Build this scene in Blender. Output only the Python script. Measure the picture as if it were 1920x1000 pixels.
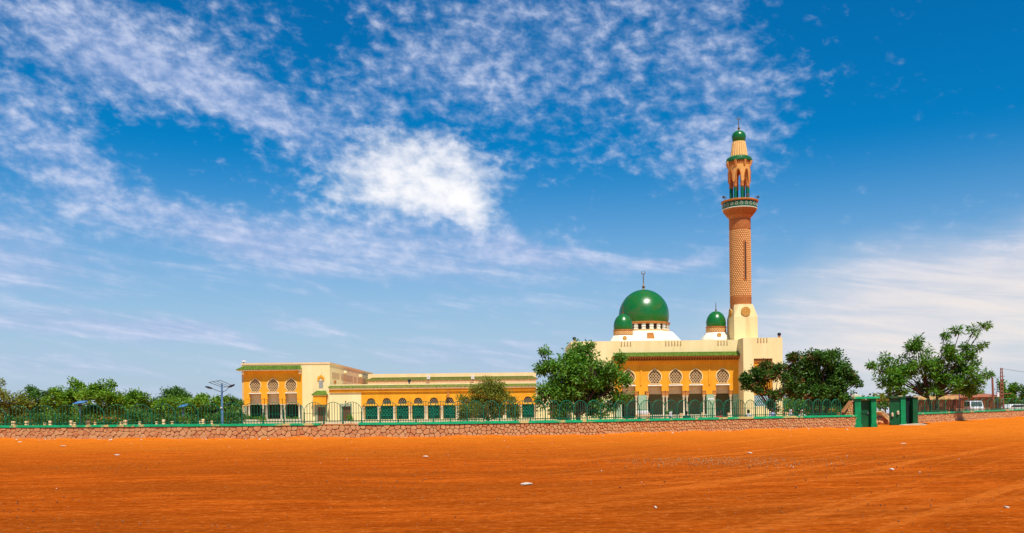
import bpy, bmesh, math, random
import numpy as np
from mathutils import Vector, Matrix
from mathutils.geometry import tessellate_polygon
R = math.radians
random.seed(7); RNG = np.random.default_rng(11)
for o in list(bpy.data.objects): bpy.data.objects.remove(o)
scene = bpy.context.scene; COL = scene.collection

# ------------------------------------------------------------------ camera
F = 1663.0; EYE = 1.7; HOR = 765.0; ROLL = R(0.65)
CR, SR = math.cos(ROLL), math.sin(ROLL)
cam = bpy.data.cameras.new('camera'); camo = bpy.data.objects.new('camera', cam); COL.objects.link(camo)
cam.sensor_width = 36; cam.lens = 36 * F / 1920; cam.clip_start = 0.1; cam.clip_end = 9000
cam.shift_y = (HOR - 500) / 1920
camo.location = (0, 0, EYE); camo.rotation_euler = (R(90), ROLL, 0)
scene.camera = camo
def W(px, py, D):            # where a thing seen at that place stands, at depth D
    u = (px - 960) / F * D; v = (HOR - py) / F * D
    return Vector((u * CR + v * SR, D, EYE - u * SR + v * CR))
def G(px, py):               # point on the ground
    k = (px - 960) / F * SR - (HOR - py) / F * CR
    D = EYE / k
    return W(px, py, D)

# ------------------------------------------------------------------ light
SUN_EL, SUN_AZ = R(60), R(16)      # azimuth: to the right of straight behind the camera
sd = Vector((math.sin(SUN_AZ) * math.cos(SUN_EL), -math.cos(SUN_AZ) * math.cos(SUN_EL), math.sin(SUN_EL)))
sl = bpy.data.lights.new('sun', 'SUN'); so = bpy.data.objects.new('sun', sl); COL.objects.link(so)
sl.energy = 5.0; sl.angle = R(0.53); sl.color = (1.0, 0.94, 0.84)
so.rotation_euler = (-sd).to_track_quat('-Z', 'Y').to_euler()
scene.view_settings.view_transform = 'Standard'; scene.view_settings.look = 'None'
scene.view_settings.exposure = 0.1; scene.view_settings.gamma = 1.0
try: scene.view_settings.use_curve_mapping = False
except Exception: pass

world = bpy.data.worlds.new('World'); scene.world = world; world.use_nodes = True
def build_sky():
    nt = world.node_tree; N = nt.nodes; L = nt.links; N.clear()
    def nd(t, **k):
        n = N.new(t)
        for a, b in k.items(): setattr(n, a, b)
        return n
    def put(sock, v):
        if hasattr(v, 'is_output'): L.new(v, sock)
        else: sock.default_value = v
    def m(op, a, b=0.0, c=0.0, clamp=False):
        n = nd('ShaderNodeMath', operation=op, use_clamp=clamp)
        put(n.inputs[0], a); put(n.inputs[1], b); put(n.inputs[2], c)
        return n.outputs[0]
    def mixc(f, a, b):
        n = nd('ShaderNodeMix', data_type='RGBA'); put(n.inputs[0], f); put(n.inputs[6], a); put(n.inputs[7], b)
        return n.outputs[2]
    def sstep(x, a, b):
        n = nd('ShaderNodeMapRange', interpolation_type='SMOOTHSTEP'); put(n.inputs[0], x)
        n.inputs[1].default_value = a; n.inputs[2].default_value = b
        return n.outputs[0]
    def comb(x, y, z=0.0):
        n = nd('ShaderNodeCombineXYZ'); put(n.inputs[0], x); put(n.inputs[1], y); put(n.inputs[2], z); return n.outputs[0]
    def noise(v, sc, det=6, rough=.55, dist=0.0):
        n = nd('ShaderNodeTexNoise'); put(n.inputs['Vector'], v); n.inputs['Scale'].default_value = sc
        n.inputs['Detail'].default_value = det; n.inputs['Roughness'].default_value = rough; n.inputs['Distortion'].default_value = dist
        return n.outputs[0]
    sky = nd('ShaderNodeTexSky', sky_type='NISHITA'); sky.sun_disc = False
    sky.sun_elevation = SUN_EL; sky.sun_rotation = math.atan2(sd.x, sd.y); sky.altitude = 200
    sky.air_density = 1.0; sky.dust_density = 0.6; sky.ozone_density = 2.5
    g = nd('ShaderNodeTexCoord').outputs['Generated']
    sx = nd('ShaderNodeSeparateXYZ'); L.new(g, sx.inputs[0]); x, y, z = sx.outputs
    az = m('ARCTAN2', x, y)                               # azimuth from straight ahead
    hyp = m('SQRT', m('ADD', m('MULTIPLY', x, x), m('MULTIPLY', y, y)))
    el = m('ARCTAN2', z, hyp)
    zz = m('ADD', m('MAXIMUM', z, 0.0), 0.09)
    plane = comb(m('DIVIDE', x, zz), m('DIVIDE', y, zz))  # cloud deck seen in perspective
    warp = noise(comb(az, el), 7.0, 4)
    warp2 = noise(comb(m('ADD', az, 5.3), el), 7.0, 4)
    azw = m('ADD', az, m('MULTIPLY', m('SUBTRACT', warp, .5), .10))
    elw = m('ADD', el, m('MULTIPLY', m('SUBTRACT', warp2, .5), .07))
    ang = comb(azw, elw)
    def blob(px, py, rx, ry, rot=0.0):                    # a cloud bank in a part of the sky
        p = W(px, py, 100.0) - Vector((0, 0, EYE))
        a0 = math.atan2(p.x, p.y); e0 = math.atan2(p.z, math.hypot(p.x, p.y))
        mp = nd('ShaderNodeMapping', vector_type='TEXTURE'); L.new(ang, mp.inputs[0])
        mp.inputs['Location'].default_value = (a0, e0, 0); mp.inputs['Rotation'].default_value = (0, 0, R(rot))
        mp.inputs['Scale'].default_value = (rx / F, ry / F, 1)
        gr = nd('ShaderNodeTexGradient', gradient_type='SPHERICAL'); L.new(mp.outputs[0], gr.inputs[0])
        return sstep(gr.outputs['Fac'], 0.0, 0.8)
    def total(lst):
        s = None
        for (w, a) in lst:
            t = m('MULTIPLY', blob(*a), w * (.78 if w > 0 else .7)); s = t if s is None else m('ADD', s, t)
        return s
    banks = total([(.62, (300, 105, 330, 85, -16)), (.55, (480, 185, 300, 62, -12)), (.45, (90, 60, 230, 90, -20)), (.40, (230, 150, 200, 70, -10)),
                   (.50, (980, 90, 330, 170, 0)), (.34, (760, 170, 190, 110, 0)), (.46, (1330, 60, 190, 110, -30)), (.55, (1400, 215, 260, 120, -12)), (.40, (1290, 320, 190, 60, 12)),
                   (.55, (40, 250, 230, 110, -15)), (.34, (150, 320, 190, 60, -10)), (.75, (350, 430, 320, 70, -10)), (.8, (20, 470, 230, 85, -14)),
                   (.85, (720, 470, 480, 90, -6)), (.50, (600, 265, 250, 42, -14)), (.75, (790, 345, 215, 105, 0)), (.55, (900, 420, 200, 50, -22)),
                   (.62, (1080, 485, 260, 42, -6)), (.70, (1275, 487, 120, 24, 5)), (.9, (1800, 530, 380, 120, 10)), (.30, (1750, 420, 160, 60, 15)),
                   (-.9, (1760, 150, 420, 300, 0)), (-.45, (330, 270, 190, 55, -6)), (-.55, (1120, 390, 260, 85, -8)), (-.3, (640, 70, 130, 70, 0)), (-.3, (420, 350, 160, 40, 0)), (-.35, (1530, 420, 160, 110, 0)),
                   (.35, (1500, 620, 420, 70, 0)), (.8, (130, 605, 360, 44, -5)), (.55, (380, 630, 230, 26, -4)), (.6, (920, 655, 260, 44, 0)), (.5, (560, 600, 150, 16, 3)), (.4, (80, 680, 300, 40, 0))])
    sky_uv = comb(m('ADD', az, m('MULTIPLY', el, .25)), m('MULTIPLY', el, 1.5))
    cells = noise(sky_uv, 50.0, 6, .58, .15)
    puffs = noise(sky_uv, 11.0, 5, .55, .2)
    streak = noise(comb(m('MULTIPLY', az, 5.0), m('ADD', m('MULTIPLY', el, 40.0), m('MULTIPLY', az, 6.0))), 1.6, 7, .6, .4)
    lowmix = sstep(el, .25, .11)
    hi_tex = m('ADD', m('MULTIPLY', cells, .62), m('MULTIPLY', puffs, .38))
    tex = m('ADD', m('MULTIPLY', hi_tex, m('SUBTRACT', 1.0, lowmix)), m('MULTIPLY', m('ADD', m('MULTIPLY', streak, .75), m('MULTIPLY', hi_tex, .25)), lowmix))
    big = noise(plane, 1.7, 4)
    # beyond the banks seen in the photograph the deck goes on in the same broken way
    cov = m('ADD', banks, m('MULTIPLY', m('SUBTRACT', big, .5), .3))
    dens = sstep(m('ADD', cov, m('MULTIPLY', m('SUBTRACT', tex, .46), 3.1)), -.05, 1.25)
    dens = m('MULTIPLY', dens, .80)
    core = sstep(m('ADD', m('ADD', blob(780, 338, 270, 120, -3), m('MULTIPLY', blob(880, 400, 120, 50, -35), .45)), m('MULTIPLY', m('SUBTRACT', hi_tex, .5), 1.7)), .10, 1.45)
    # clear sky colour
    hs = nd('ShaderNodeHueSaturation'); L.new(sky.outputs[0], hs.inputs['Color'])
    hs.inputs['Saturation'].default_value = SKY_SAT; hs.inputs['Value'].default_value = SKY_VAL
    tint = nd('ShaderNodeMix', data_type='RGBA', blend_type='MULTIPLY'); tint.inputs[0].default_value = 1
    L.new(hs.outputs[0], tint.inputs[6]); tint.inputs[7].default_value = SKY_TINT
    K = 1 / SKY_STR
    haze = sstep(el, .29, .0)
    hz = m('MULTIPLY', haze, .86)
    c = mixc(hz, tint.outputs[2], (.50 * K, .545 * K, .68 * K, 1))
    tone = sstep(tex, .40, .68)
    c = mixc(dens, c, mixc(tone, (.36 * K, .46 * K, .72 * K, 1), (.64 * K, .69 * K, .86 * K, 1)))
    c = mixc(core, c, (.95 * K, .94 * K, .95 * K, 1))
    veil = m('MULTIPLY', blob(1850, 590, 620, 190, 6), m('ADD', m('MULTIPLY', m('SUBTRACT', streak, .5), 1.2), .8), clamp=True)
    c = mixc(veil, c, (.80 * K, .75 * K, .73 * K, 1))
    bg = nd('ShaderNodeBackground'); L.new(c, bg.inputs[0]); bg.inputs[1].default_value = SKY_STR
    out = nd('ShaderNodeOutputWorld'); L.new(bg.outputs[0], out.inputs[0])
SKY_STR = 0.10; SKY_SAT = 1.25; SKY_VAL = 1.0; SKY_TINT = (0.02, 0.84, 1.10, 1)
build_sky()

# ------------------------------------------------------------------ materials
MATS = {}
def mat(name, c1, c2=None, scale=3.0, rough=.8, bump=0.0, bscale=None, spec=.3, rnd=0.0, stretch=(1, 1, 1), metal=0.0,
        lo=.35, hi=.65, c3=None, s3=.5, lo3=.55, hi3=.7, transl=0.0):
    if name in MATS: return MATS[name]
    ma = bpy.data.materials.new(name); ma.use_nodes = True
    nt = ma.node_tree; N = nt.nodes; L = nt.links
    b = N['Principled BSDF']; b.inputs['Roughness'].default_value = rough; b.inputs['Metallic'].default_value = metal
    b.inputs['Specular IOR Level'].default_value = spec
    tc = N.new('ShaderNodeTexCoord'); mp = N.new('ShaderNodeMapping'); L.new(tc.outputs['Object'], mp.inputs[0])
    mp.inputs['Scale'].default_value = stretch
    def noise(sc, det=5):
        n = N.new('ShaderNodeTexNoise'); L.new(mp.outputs[0], n.inputs[0]); n.inputs['Scale'].default_value = sc
        n.inputs['Detail'].default_value = det; n.inputs['Roughness'].default_value = .6; return n
    def ramp(sock, a, bb):
        r = N.new('ShaderNodeMapRange'); r.interpolation_type = 'SMOOTHSTEP'; L.new(sock, r.inputs[0])
        r.inputs[1].default_value = a; r.inputs[2].default_value = bb; return r.outputs[0]
    def mix(f, a, bb):
        n = N.new('ShaderNodeMix'); n.data_type = 'RGBA'
        for s, v in ((n.inputs[0], f), (n.inputs[6], a), (n.inputs[7], bb)):
            if hasattr(v, 'is_output'): L.new(v, s)
            elif isinstance(v, float): s.default_value = v
            else: s.default_value = (*v, 1)
        return n.outputs[2]
    col = None
    if c2 is not None:
        col = mix(ramp(noise(scale).outputs[0], lo, hi), c1, c2)
        if rnd:                                     # each piece its own tone
            oi = N.new('ShaderNodeObjectInfo'); ge = N.new('ShaderNodeNewGeometry')
            ad = N.new('ShaderNodeMath'); ad.operation = 'ADD'; L.new(oi.outputs['Random'], ad.inputs[0]); L.new(ge.outputs['Random Per Island'], ad.inputs[1])
            fr = N.new('ShaderNodeMath'); fr.operation = 'FRACT'; L.new(ad.outputs[0], fr.inputs[0])
            rr = mix(fr.outputs[0], c1, c2); col = mix(rnd, col, rr)
            hv = N.new('ShaderNodeHueSaturation'); L.new(col, hv.inputs['Color'])
            m2 = N.new('ShaderNodeMath'); m2.operation = 'MULTIPLY_ADD'; L.new(fr.outputs[0], m2.inputs[0]); m2.inputs[1].default_value = .5 * rnd; m2.inputs[2].default_value = 1 - .25 * rnd
            L.new(m2.outputs[0], hv.inputs['Value']); col = hv.outputs[0]
        if c3 is not None: col = mix(ramp(noise(s3, 8).outputs[0], lo3, hi3), col, c3)
        L.new(col, b.inputs['Base Color'])
    else: b.inputs['Base Color'].default_value = (*c1, 1)
    if bump:
        bp = N.new('ShaderNodeBump'); bp.inputs['Strength'].default_value = bump; bp.inputs['Distance'].default_value = .05
        L.new(noise(bscale or scale * 6, 6).outputs[0], bp.inputs['Height']); L.new(bp.outputs[0], b.inputs['Normal'])
    if transl:
        tr = N.new('ShaderNodeBsdfTranslucent'); ms = N.new('ShaderNodeMixShader'); ms.inputs[0].default_value = transl
        if col is not None: L.new(col, tr.inputs[0])
        else: tr.inputs[0].default_value = (*c1, 1)
        L.new(b.outputs[0], ms.inputs[1]); L.new(tr.outputs[0], ms.inputs[2]); L.new(ms.outputs[0], N['Material Output'].inputs[0])
    MATS[name] = ma; return ma
CREAM = mat('cream plaster', (.86, .70, .36), (.80, .63, .30), .7, .9, .15, 14, stretch=(1, 1, .16), c3=(.66, .47, .2), s3=1.5, lo3=.54, hi3=.8)
CREAMD = mat('tan plaster', (.80, .56, .30), (.72, .50, .26), 1.2, .9, .1)
ORANGE = mat('ochre plaster', (.84, .36, .018), (.76, .30, .012), .8, .85, .12, 12, stretch=(1, 1, .5), c3=(.62, .24, .012), s3=.7, lo3=.6, hi3=.85)
BROWN = mat('terracotta trim', (.52, .20, .045), (.42, .15, .03), 2.5, .85, .1)
BRICK = mat('orange brick', (.52, .20, .055), (.42, .15, .04), 5, .85, .3, 40)
PBRICK = mat('pale brick', (.88, .56, .23), (.74, .42, .14), 3, .8, 0, rnd=.5)
TILE = mat('green roof tile', (.085, .17, .014), (.15, .22, .025), 9, .6, .2, 40, rnd=.7, c3=(.16, .13, .02), s3=2.5, lo3=.55, hi3=.75)
TILEW = mat('weathered olive tile', (.13, .19, .02), (.22, .22, .035), 9, .65, .2, 40, rnd=.7, c3=(.24, .18, .06), s3=1.5, lo3=.5, hi3=.7)
DOME = mat('green glazed dome', (.004, .105, .012), (.010, .165, .022), 7.0, .27, .14, 26, spec=.55, c3=(.06, .115, .012), s3=.55, lo3=.46, hi3=.70, stretch=(1, 1, 2.2))
WHITE = mat('white plaster', (.85, .80, .66), (.78, .72, .55), 1.5, .85, .1)
COLM = mat('pale column', (.80, .70, .50), (.70, .60, .42), 3, .6, .05)
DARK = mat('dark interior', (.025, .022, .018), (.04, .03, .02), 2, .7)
WOOD = mat('brown door wood', (.16, .06, .025), (.10, .04, .015), 4, .6, .1, stretch=(6, 6, .6))
GRILLE = mat('green metal grille', (.0, .20, .11), (.0, .16, .09), 4, .45)
GREENT = mat('green zellige tile', (.22, .38, .24), (.42, .48, .30), 14, .4, .0, lo=.45, hi=.55)
MEDAL = mat('ochre carved disc', (.62, .33, .07), (.42, .2, .04), 8, .9, .5, 20)
LATT = mat('carved tan lattice', (.56, .36, .18), (.46, .28, .13), 4, .85)
LATW = mat('white lattice', (.70, .68, .60), (.6, .58, .5), 4, .7)
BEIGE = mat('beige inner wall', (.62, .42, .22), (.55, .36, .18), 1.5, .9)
STONEF = mat('grey green stone frame', (.36, .38, .24), (.28, .3, .2), 3, .7, .1)
BEIGE2 = mat('pale beige spandrel', (.80, .58, .34), (.74, .52, .28), 1.5, .9)
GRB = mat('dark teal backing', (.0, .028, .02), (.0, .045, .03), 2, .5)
BRASS = mat('dull bronze', (.22, .13, .04), None, rough=.4, metal=.6)
FRAME = mat('pale yellow arch frame', (.86, .66, .33), (.8, .6, .28), 3, .8)
BLACK = mat('black metal', (.02, .02, .025), None, rough=.4)
GPAINT = mat('green gate paint', (.0, .26, .085), (.0, .20, .06), 2.0, .5, .15, 12, c3=(.005, .12, .045), s3=1.2, lo3=.52, hi3=.72)
GDARK = mat('dark green gate metal', (.003, .075, .022), (.006, .10, .03), 1.8, .45, .1, 10, c3=(.03, .10, .03), s3=2.2, lo3=.58, hi3=.7)
COPE = mat('worn green coping paint', (.0, .44, .17), (.005, .36, .13), 2.2, .55, .2, 15, c3=(.55, .46, .16), s3=.85, lo3=.54, hi3=.62)
COPEB = mat('bare coping mortar', (.55, .22, .06), (.42, .2, .07), 2.2, .9, .4, 12, c3=(.10, .30, .08), s3=1.1, lo3=.56, hi3=.62)
IRON = mat('green fence iron', (.0, .12, .06), (.0, .085, .04), 5, .45)
IRONL = mat('light green fence iron', (.0, .19, .10), (.0, .14, .07), 5, .4)
STONE = mat('sandstone block', (.74, .42, .18), (.38, .14, .05), 6, .9, .7, 18, rnd=.85, c3=(.66, .42, .2), s3=4, lo3=.55, hi3=.8)
MORTAR = mat('dark red mortar', (.13, .045, .02), (.09, .03, .014), 6, .95, .4, 30)
BARK = mat('grey brown bark', (.10, .06, .035), (.06, .035, .02), 8, .95, .5, 20, stretch=(1, 1, .3))
LEAF = [mat('neem leaf', (.045, .175, .010), (.16, .34, .02), 1.2, .5, rnd=.8, transl=.34, spec=.35),
        mat('dark leaf', (.03, .115, .012), (.10, .22, .022), 1.2, .5, rnd=.8, transl=.3, spec=.35),
        mat('yellow green leaf', (.085, .22, .007), (.21, .37, .018), 1.2, .55, rnd=.8, transl=.3, spec=.3),
        mat('olive leaf', (.12, .17, .012), (.25, .27, .03), 1.2, .6, rnd=.8, transl=.25, spec=.25),
        mat('dry brown leaf', (.16, .07, .025), (.22, .10, .03), 1.2, .8, rnd=.8, transl=.15)]
BLUEP = mat('blue painted steel', (.10, .24, .42), (.08, .2, .36), 3, .45)
PANEL = mat('solar panel glass', (.03, .10, .28), None, rough=.15, spec=.6)
STEEL = mat('grey steel', (.12, .13, .15), None, rough=.45, metal=.4)
WPAINT = mat('white paint', (.80, .80, .78), (.7, .7, .68), 3, .4)
CONC = mat('pale concrete', (.62, .52, .34), (.5, .4, .25), 3, .9, .3, 15)
GLASS = mat('dark car glass', (.02, .03, .04), None, rough=.08, spec=.6)
RUBBER = mat('tyre rubber', (.015, .015, .015), None, rough=.85)
PAPER = mat('white litter', (.72, .62, .48), (.6, .48, .34), 9, .8)
def ground_mat():
    ma = bpy.data.materials.new('red laterite earth'); ma.use_nodes = True
    nt = ma.node_tree; N = nt.nodes; L = nt.links; b = N['Principled BSDF']
    b.inputs['Roughness'].default_value = 1.0; b.inputs['Specular IOR Level'].default_value = 0.0
    tc = N.new('ShaderNodeTexCoord')
    def mp(sc, rot=0, loc=(0, 0, 0)):
        n = N.new('ShaderNodeMapping'); L.new(tc.outputs['Object'], n.inputs[0]); n.inputs['Scale'].default_value = sc
        if rot:                       # turn first, then stretch along the track
            q = N.new('ShaderNodeMapping'); L.new(tc.outputs['Object'], q.inputs[0]); q.inputs['Rotation'].default_value = (0, 0, rot); L.new(q.outputs[0], n.inputs[0])
        return n.outputs[0]
    def noise(v, sc, det=6, ro=.6):
        n = N.new('ShaderNodeTexNoise'); L.new(v, n.inputs[0]); n.inputs['Scale'].default_value = sc; n.inputs['Detail'].default_value = det
        n.inputs['Roughness'].default_value = ro; return n.outputs[0]
    def ss(s, a, c):
        r = N.new('ShaderNodeMapRange'); r.interpolation_type = 'SMOOTHSTEP'; L.new(s, r.inputs[0]); r.inputs[1].default_value = a; r.inputs[2].default_value = c; return r.outputs[0]
    def ma_(op, a, c, d=0.0):
        n = N.new('ShaderNodeMath'); n.operation = op
        for s, v in zip(n.inputs, (a, c, d)):
            if hasattr(v, 'is_output'): L.new(v, s)
            else: s.default_value = v
        return n.outputs[0]
    def mix(f, a, c):
        n = N.new('ShaderNodeMix'); n.data_type = 'RGBA'
        for s, v in ((n.inputs[0], f), (n.inputs[6], a), (n.inputs[7], c)):
            if hasattr(v, 'is_output'): L.new(v, s)
            else: s.default_value = v if isinstance(v, float) else (*v, 1)
        return n.outputs[2]
    streak = noise(mp((.45, 1.5, 1)), 1.0, 9, .68)
    fine = noise(mp((1, 1.3, 1)), 6.0, 10, .8)
    ridge = noise(mp((.7, 3.4, 1)), 1.0, 8, .72)
    big = noise(mp((.09, .2, 1)), 1.0, 6)
    diag = noise(mp((.035, 1.5, 1), R(-50)), 1.0, 5)          # wheel tracks towards the gate
    diag2 = noise(mp((.04, 1.3, 1), R(-24)), 1.0, 5)
    sx = N.new('ShaderNodeSeparateXYZ'); L.new(tc.outputs['Object'], sx.inputs[0])
    right = ss(sx.outputs[0], -3.0, 7.0)
    sand = ss(ma_('ADD', sx.outputs[1], ma_('MULTIPLY', big, 20.0)), 34.0, 66.0)   # loose pale sand along the wall
    col = mix(ss(streak, .35, .65), (.41, .066, .004), (.66, .125, .009))
    col = mix(ss(big, .40, .62), col, (.40, .075, .006))
    tr = ma_('MULTIPLY', ss(diag, .52, .62), right); col = mix(ma_('MULTIPLY', tr, .8), col, (.70, .16, .018))
    tr2 = ma_('MULTIPLY', ss(diag2, .53, .64), right); col = mix(ma_('MULTIPLY', tr2, .65), col, (.68, .15, .016))
    col = mix(ma_('MULTIPLY', sand, .75), col, (.86, .22, .016))
    col = mix(ma_('MULTIPLY', ss(ridge, .47, .62), .42), col, (.29, .045, .003))
    col = mix(ma_('MULTIPLY', ss(fine, .52, .62), .75), col, (.27, .045, .003))
    col = mix(ma_('MULTIPLY', ss(fine, .47, .37), .6), col, (.85, .25, .045))
    L.new(col, b.inputs['Base Color'])
    h = ma_('ADD', ma_('MULTIPLY', streak, 1.2), ma_('ADD', ma_('ADD', ma_('MULTIPLY', ridge, .8), ma_('MULTIPLY', fine, .6)), ma_('MULTIPLY', diag, .6)))
    bp = N.new('ShaderNodeBump'); bp.inputs['Strength'].default_value = .75; bp.inputs['Distance'].default_value = .16
    L.new(h, bp.inputs['Height']); L.new(bp.outputs[0], b.inputs['Normal'])
    return ma
EARTH = ground_mat()

# ------------------------------------------------------------------ mesh helpers
ORG = {}
class MB:
    def __init__(s): s.v = []; s.f = []
    def add(s, vs, fs):
        n = len(s.v); s.v += [tuple(p) for p in vs]; s.f += [tuple(i + n for i in f) for f in fs]; return s
    def box(s, x0, x1, y0, y1, z0, z1):
        return s.add([(x0, y0, z0), (x1, y0, z0), (x1, y1, z0), (x0, y1, z0), (x0, y0, z1), (x1, y0, z1), (x1, y1, z1), (x0, y1, z1)],
                     [(0, 3, 2, 1), (4, 5, 6, 7), (0, 1, 5, 4), (1, 2, 6, 5), (2, 3, 7, 6), (3, 0, 4, 7)])
    def tube(s, pts, rad, n=6, cap=True):
        pts = [Vector(p) for p in pts]; k = len(pts); rs = rad if isinstance(rad, (list, tuple)) else [rad] * k
        vs = []; up = Vector((.13, .31, .94))
        for i, p in enumerate(pts):
            t = (pts[min(i + 1, k - 1)] - pts[max(i - 1, 0)]).normalized()
            a = t.cross(up)
            if a.length < .1: a = t.cross(Vector((1, 0, 0)))
            a.normalize(); b = t.cross(a)
            for j in range(n):
                q = 2 * math.pi * j / n; vs.append(p + (a * math.cos(q) + b * math.sin(q)) * rs[i])
        fs = [(i * n + j, i * n + (j + 1) % n, (i + 1) * n + (j + 1) % n, (i + 1) * n + j) for i in range(k - 1) for j in range(n)]
        if cap: fs += [tuple(range(n - 1, -1, -1)), tuple(range((k - 1) * n, k * n))]
        return s.add(vs, fs)
    def bar(s, a, b, w):
        return s.tube([a, b], w * .7, 4)
    def lathe(s, cx, cy, prof, n=24, flute=None, a0=0.0):
        vs = []
        for (r, z) in prof:
            for j in range(n):
                q = 2 * math.pi * j / n + a0; rr = r * (flute(q) if flute else 1); vs.append((cx + rr * math.cos(q), cy + rr * math.sin(q), z))
        k = len(prof)
        fs = [(i * n + j, i * n + (j + 1) % n, (i + 1) * n + (j + 1) % n, (i + 1) * n + j) for i in range(k - 1) for j in range(n)]
        fs += [tuple(range(n - 1, -1, -1)), tuple(range((k - 1) * n, k * n))]
        return s.add(vs, fs)
    def plate(s, outer, holes, y0, y1):            # upright slab in the XZ plane with openings
        loops = [outer] + list(holes); allp = [p for l in loops for p in l]; n = len(allp)
        tris = tessellate_polygon([[Vector((p[0], p[1], 0)) for p in l] for l in loops])
        vs = [(p[0], y0, p[1]) for p in allp] + [(p[0], y1, p[1]) for p in allp]; fs = []
        for t in tris:
            a, b, c = [allp[i] for i in t]
            if (b[0] - a[0]) * (c[1] - a[1]) - (b[1] - a[1]) * (c[0] - a[0]) < 0: t = (t[0], t[2], t[1])
            fs.append(tuple(t)); fs.append((t[2] + n, t[1] + n, t[0] + n))
        o = 0
        for l in loops:
            m_ = len(l); area = sum(l[i][0] * l[(i + 1) % m_][1] - l[(i + 1) % m_][0] * l[i][1] for i in range(m_))
            ccw = area > 0
            if l is not outer: ccw = not ccw
            for i in range(m_):
                a, b = o + i, o + (i + 1) % m_
                fs.append((b, a, a + n, b + n) if ccw else (a, b, b + n, a + n))
            o += m_
        return s.add(vs, fs)
    def build(s, name, m, parent=None, smooth=False, kind=None):
        me = bpy.data.meshes.new(name); o0 = ORG.get(parent.name, Vector((0, 0, 0))) if parent else Vector((0, 0, 0))
        a = np.array(s.v, dtype=np.float64).reshape(-1, 3) - np.array(o0)
        me.from_pydata(a.tolist(), [], s.f); me.update()
        if smooth:
            me.shade_smooth()
            try: me.set_sharp_from_angle(angle=R(40))
            except Exception: pass
        me.materials.append(m)
        o = bpy.data.objects.new(name, me); COL.objects.link(o)
        if parent: o.parent = parent; ORG[o.name] = o0
        if kind: o['kind'] = kind
        return o
def thing(name, label, cat, loc, group=None):
    o = bpy.data.objects.new(name, None); COL.objects.link(o); o.location = loc; o.empty_display_size = .2
    o['label'] = label; o['category'] = cat
    if group: o['group'] = group
    ORG[o.name] = Vector(loc); return o
def tag(o, label, cat, group=None):
    o['label'] = label; o['category'] = cat
    if group: o['group'] = group
    return o
def share(src, parent, offset, name=None):         # another piece of the same mesh
    c = src.copy(); c.parent = parent; c.location = Vector(src.location) + Vector(offset); COL.objects.link(c); ORG[c.name] = ORG.get(parent.name, Vector((0,0,0))); return c

def horseshoe(cx, zb, w, h, n=9):
    """pointed horseshoe arch outline, counter-clockwise from lower left; base narrower than the belly"""
    r = w / 2; zc = zb + h * .46; pts = []
    bw = r * .72
    right = [(bw, 0.0), (bw * .97, h * .05)]
    for i in range(n):
        a = R(-52 + i * (52 + 58) / (n - 1)); right.append((r * math.cos(a) if a < 0 else r * math.cos(a) ** .9, h * .46 + h * .44 * math.sin(a)))
    right.append((0, h))
    pts = [(cx + x, zb + z) for x, z in right]
    left = [(cx - x, zb + z) for x, z in reversed(right[:-1])]
    return pts + left
def pointed(cx, zb, w, h, n=6):
    right = []
    for i in range(n + 1):
        t = i / n; right.append((w / 2 * math.cos(t * math.pi / 2) ** .75 if i < n else 0, h * (.12 + .88 * math.sin(t * math.pi / 2) ** 1.15) if i else h * .12))
    right = [(w / 2, 0)] + right
    return [(cx + x, zb + z) for x, z in right] + [(cx - x, zb + z) for x, z in reversed(right[:-1])]
def rect(x0, x1, z0, z1): return [(x0, z0), (x1, z0), (x1, z1), (x0, z1)]
def grow(poly, d):
    cx = sum(p[0] for p in poly) / len(poly); cz = sum(p[1] for p in poly) / len(poly)
    xs = [p[0] for p in poly]; zs = [p[1] for p in poly]; w = (max(xs) - min(xs)) / 2; h = (max(zs) - min(zs)) / 2
    cx = (max(xs) + min(xs)) / 2; cz = (max(zs) + min(zs)) / 2
    return [(cx + (x - cx) * (1 + d / w), cz + (z - cz) * (1 + d / h)) for x, z in poly]
def lattice(mb, poly, pitch, wid, y0, y1, angs=(50, -50)):
    xs = [p[0] for p in poly]; zs = [p[1] for p in poly]; cx, cz = sum(xs) / len(xs), sum(zs) / len(zs)
    rad = max(max(xs) - min(xs), max(zs) - min(zs))
    for ai, ang in enumerate(angs):
        d = Vector((math.cos(R(ang)), math.sin(R(ang)))); nrm = Vector((-d.y, d.x)); k = int(rad / pitch) + 1
        for i in range(-k, k + 1):
            o = Vector((cx, cz)) + nrm * (i * pitch); ts = []
            for j in range(len(poly)):
                a = Vector(poly[j]) - o; b = Vector(poly[(j + 1) % len(poly)]) - o
                da, db = a.dot(nrm), b.dot(nrm)
                if (da < 0) != (db < 0): ts.append((a + (b - a) * (da / (da - db))).dot(d))
            ts.sort()
            for t0, t1 in zip(ts[::2], ts[1::2]):
                p, q = o + d * t0, o + d * t1; hw = nrm * (wid / 2); yo = .012 * ai
                vs = [(p.x - hw.x, y0 + yo, p.y - hw.y), (q.x - hw.x, y0 + yo, q.y - hw.y), (q.x + hw.x, y0 + yo, q.y + hw.y), (p.x + hw.x, y0 + yo, p.y + hw.y)]
                vs += [(x, y1 + yo, z) for x, _, z in vs]
                mb.add(vs, [(0, 1, 2, 3), (7, 6, 5, 4), (0, 4, 5, 1), (3, 2, 6, 7)])
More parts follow.
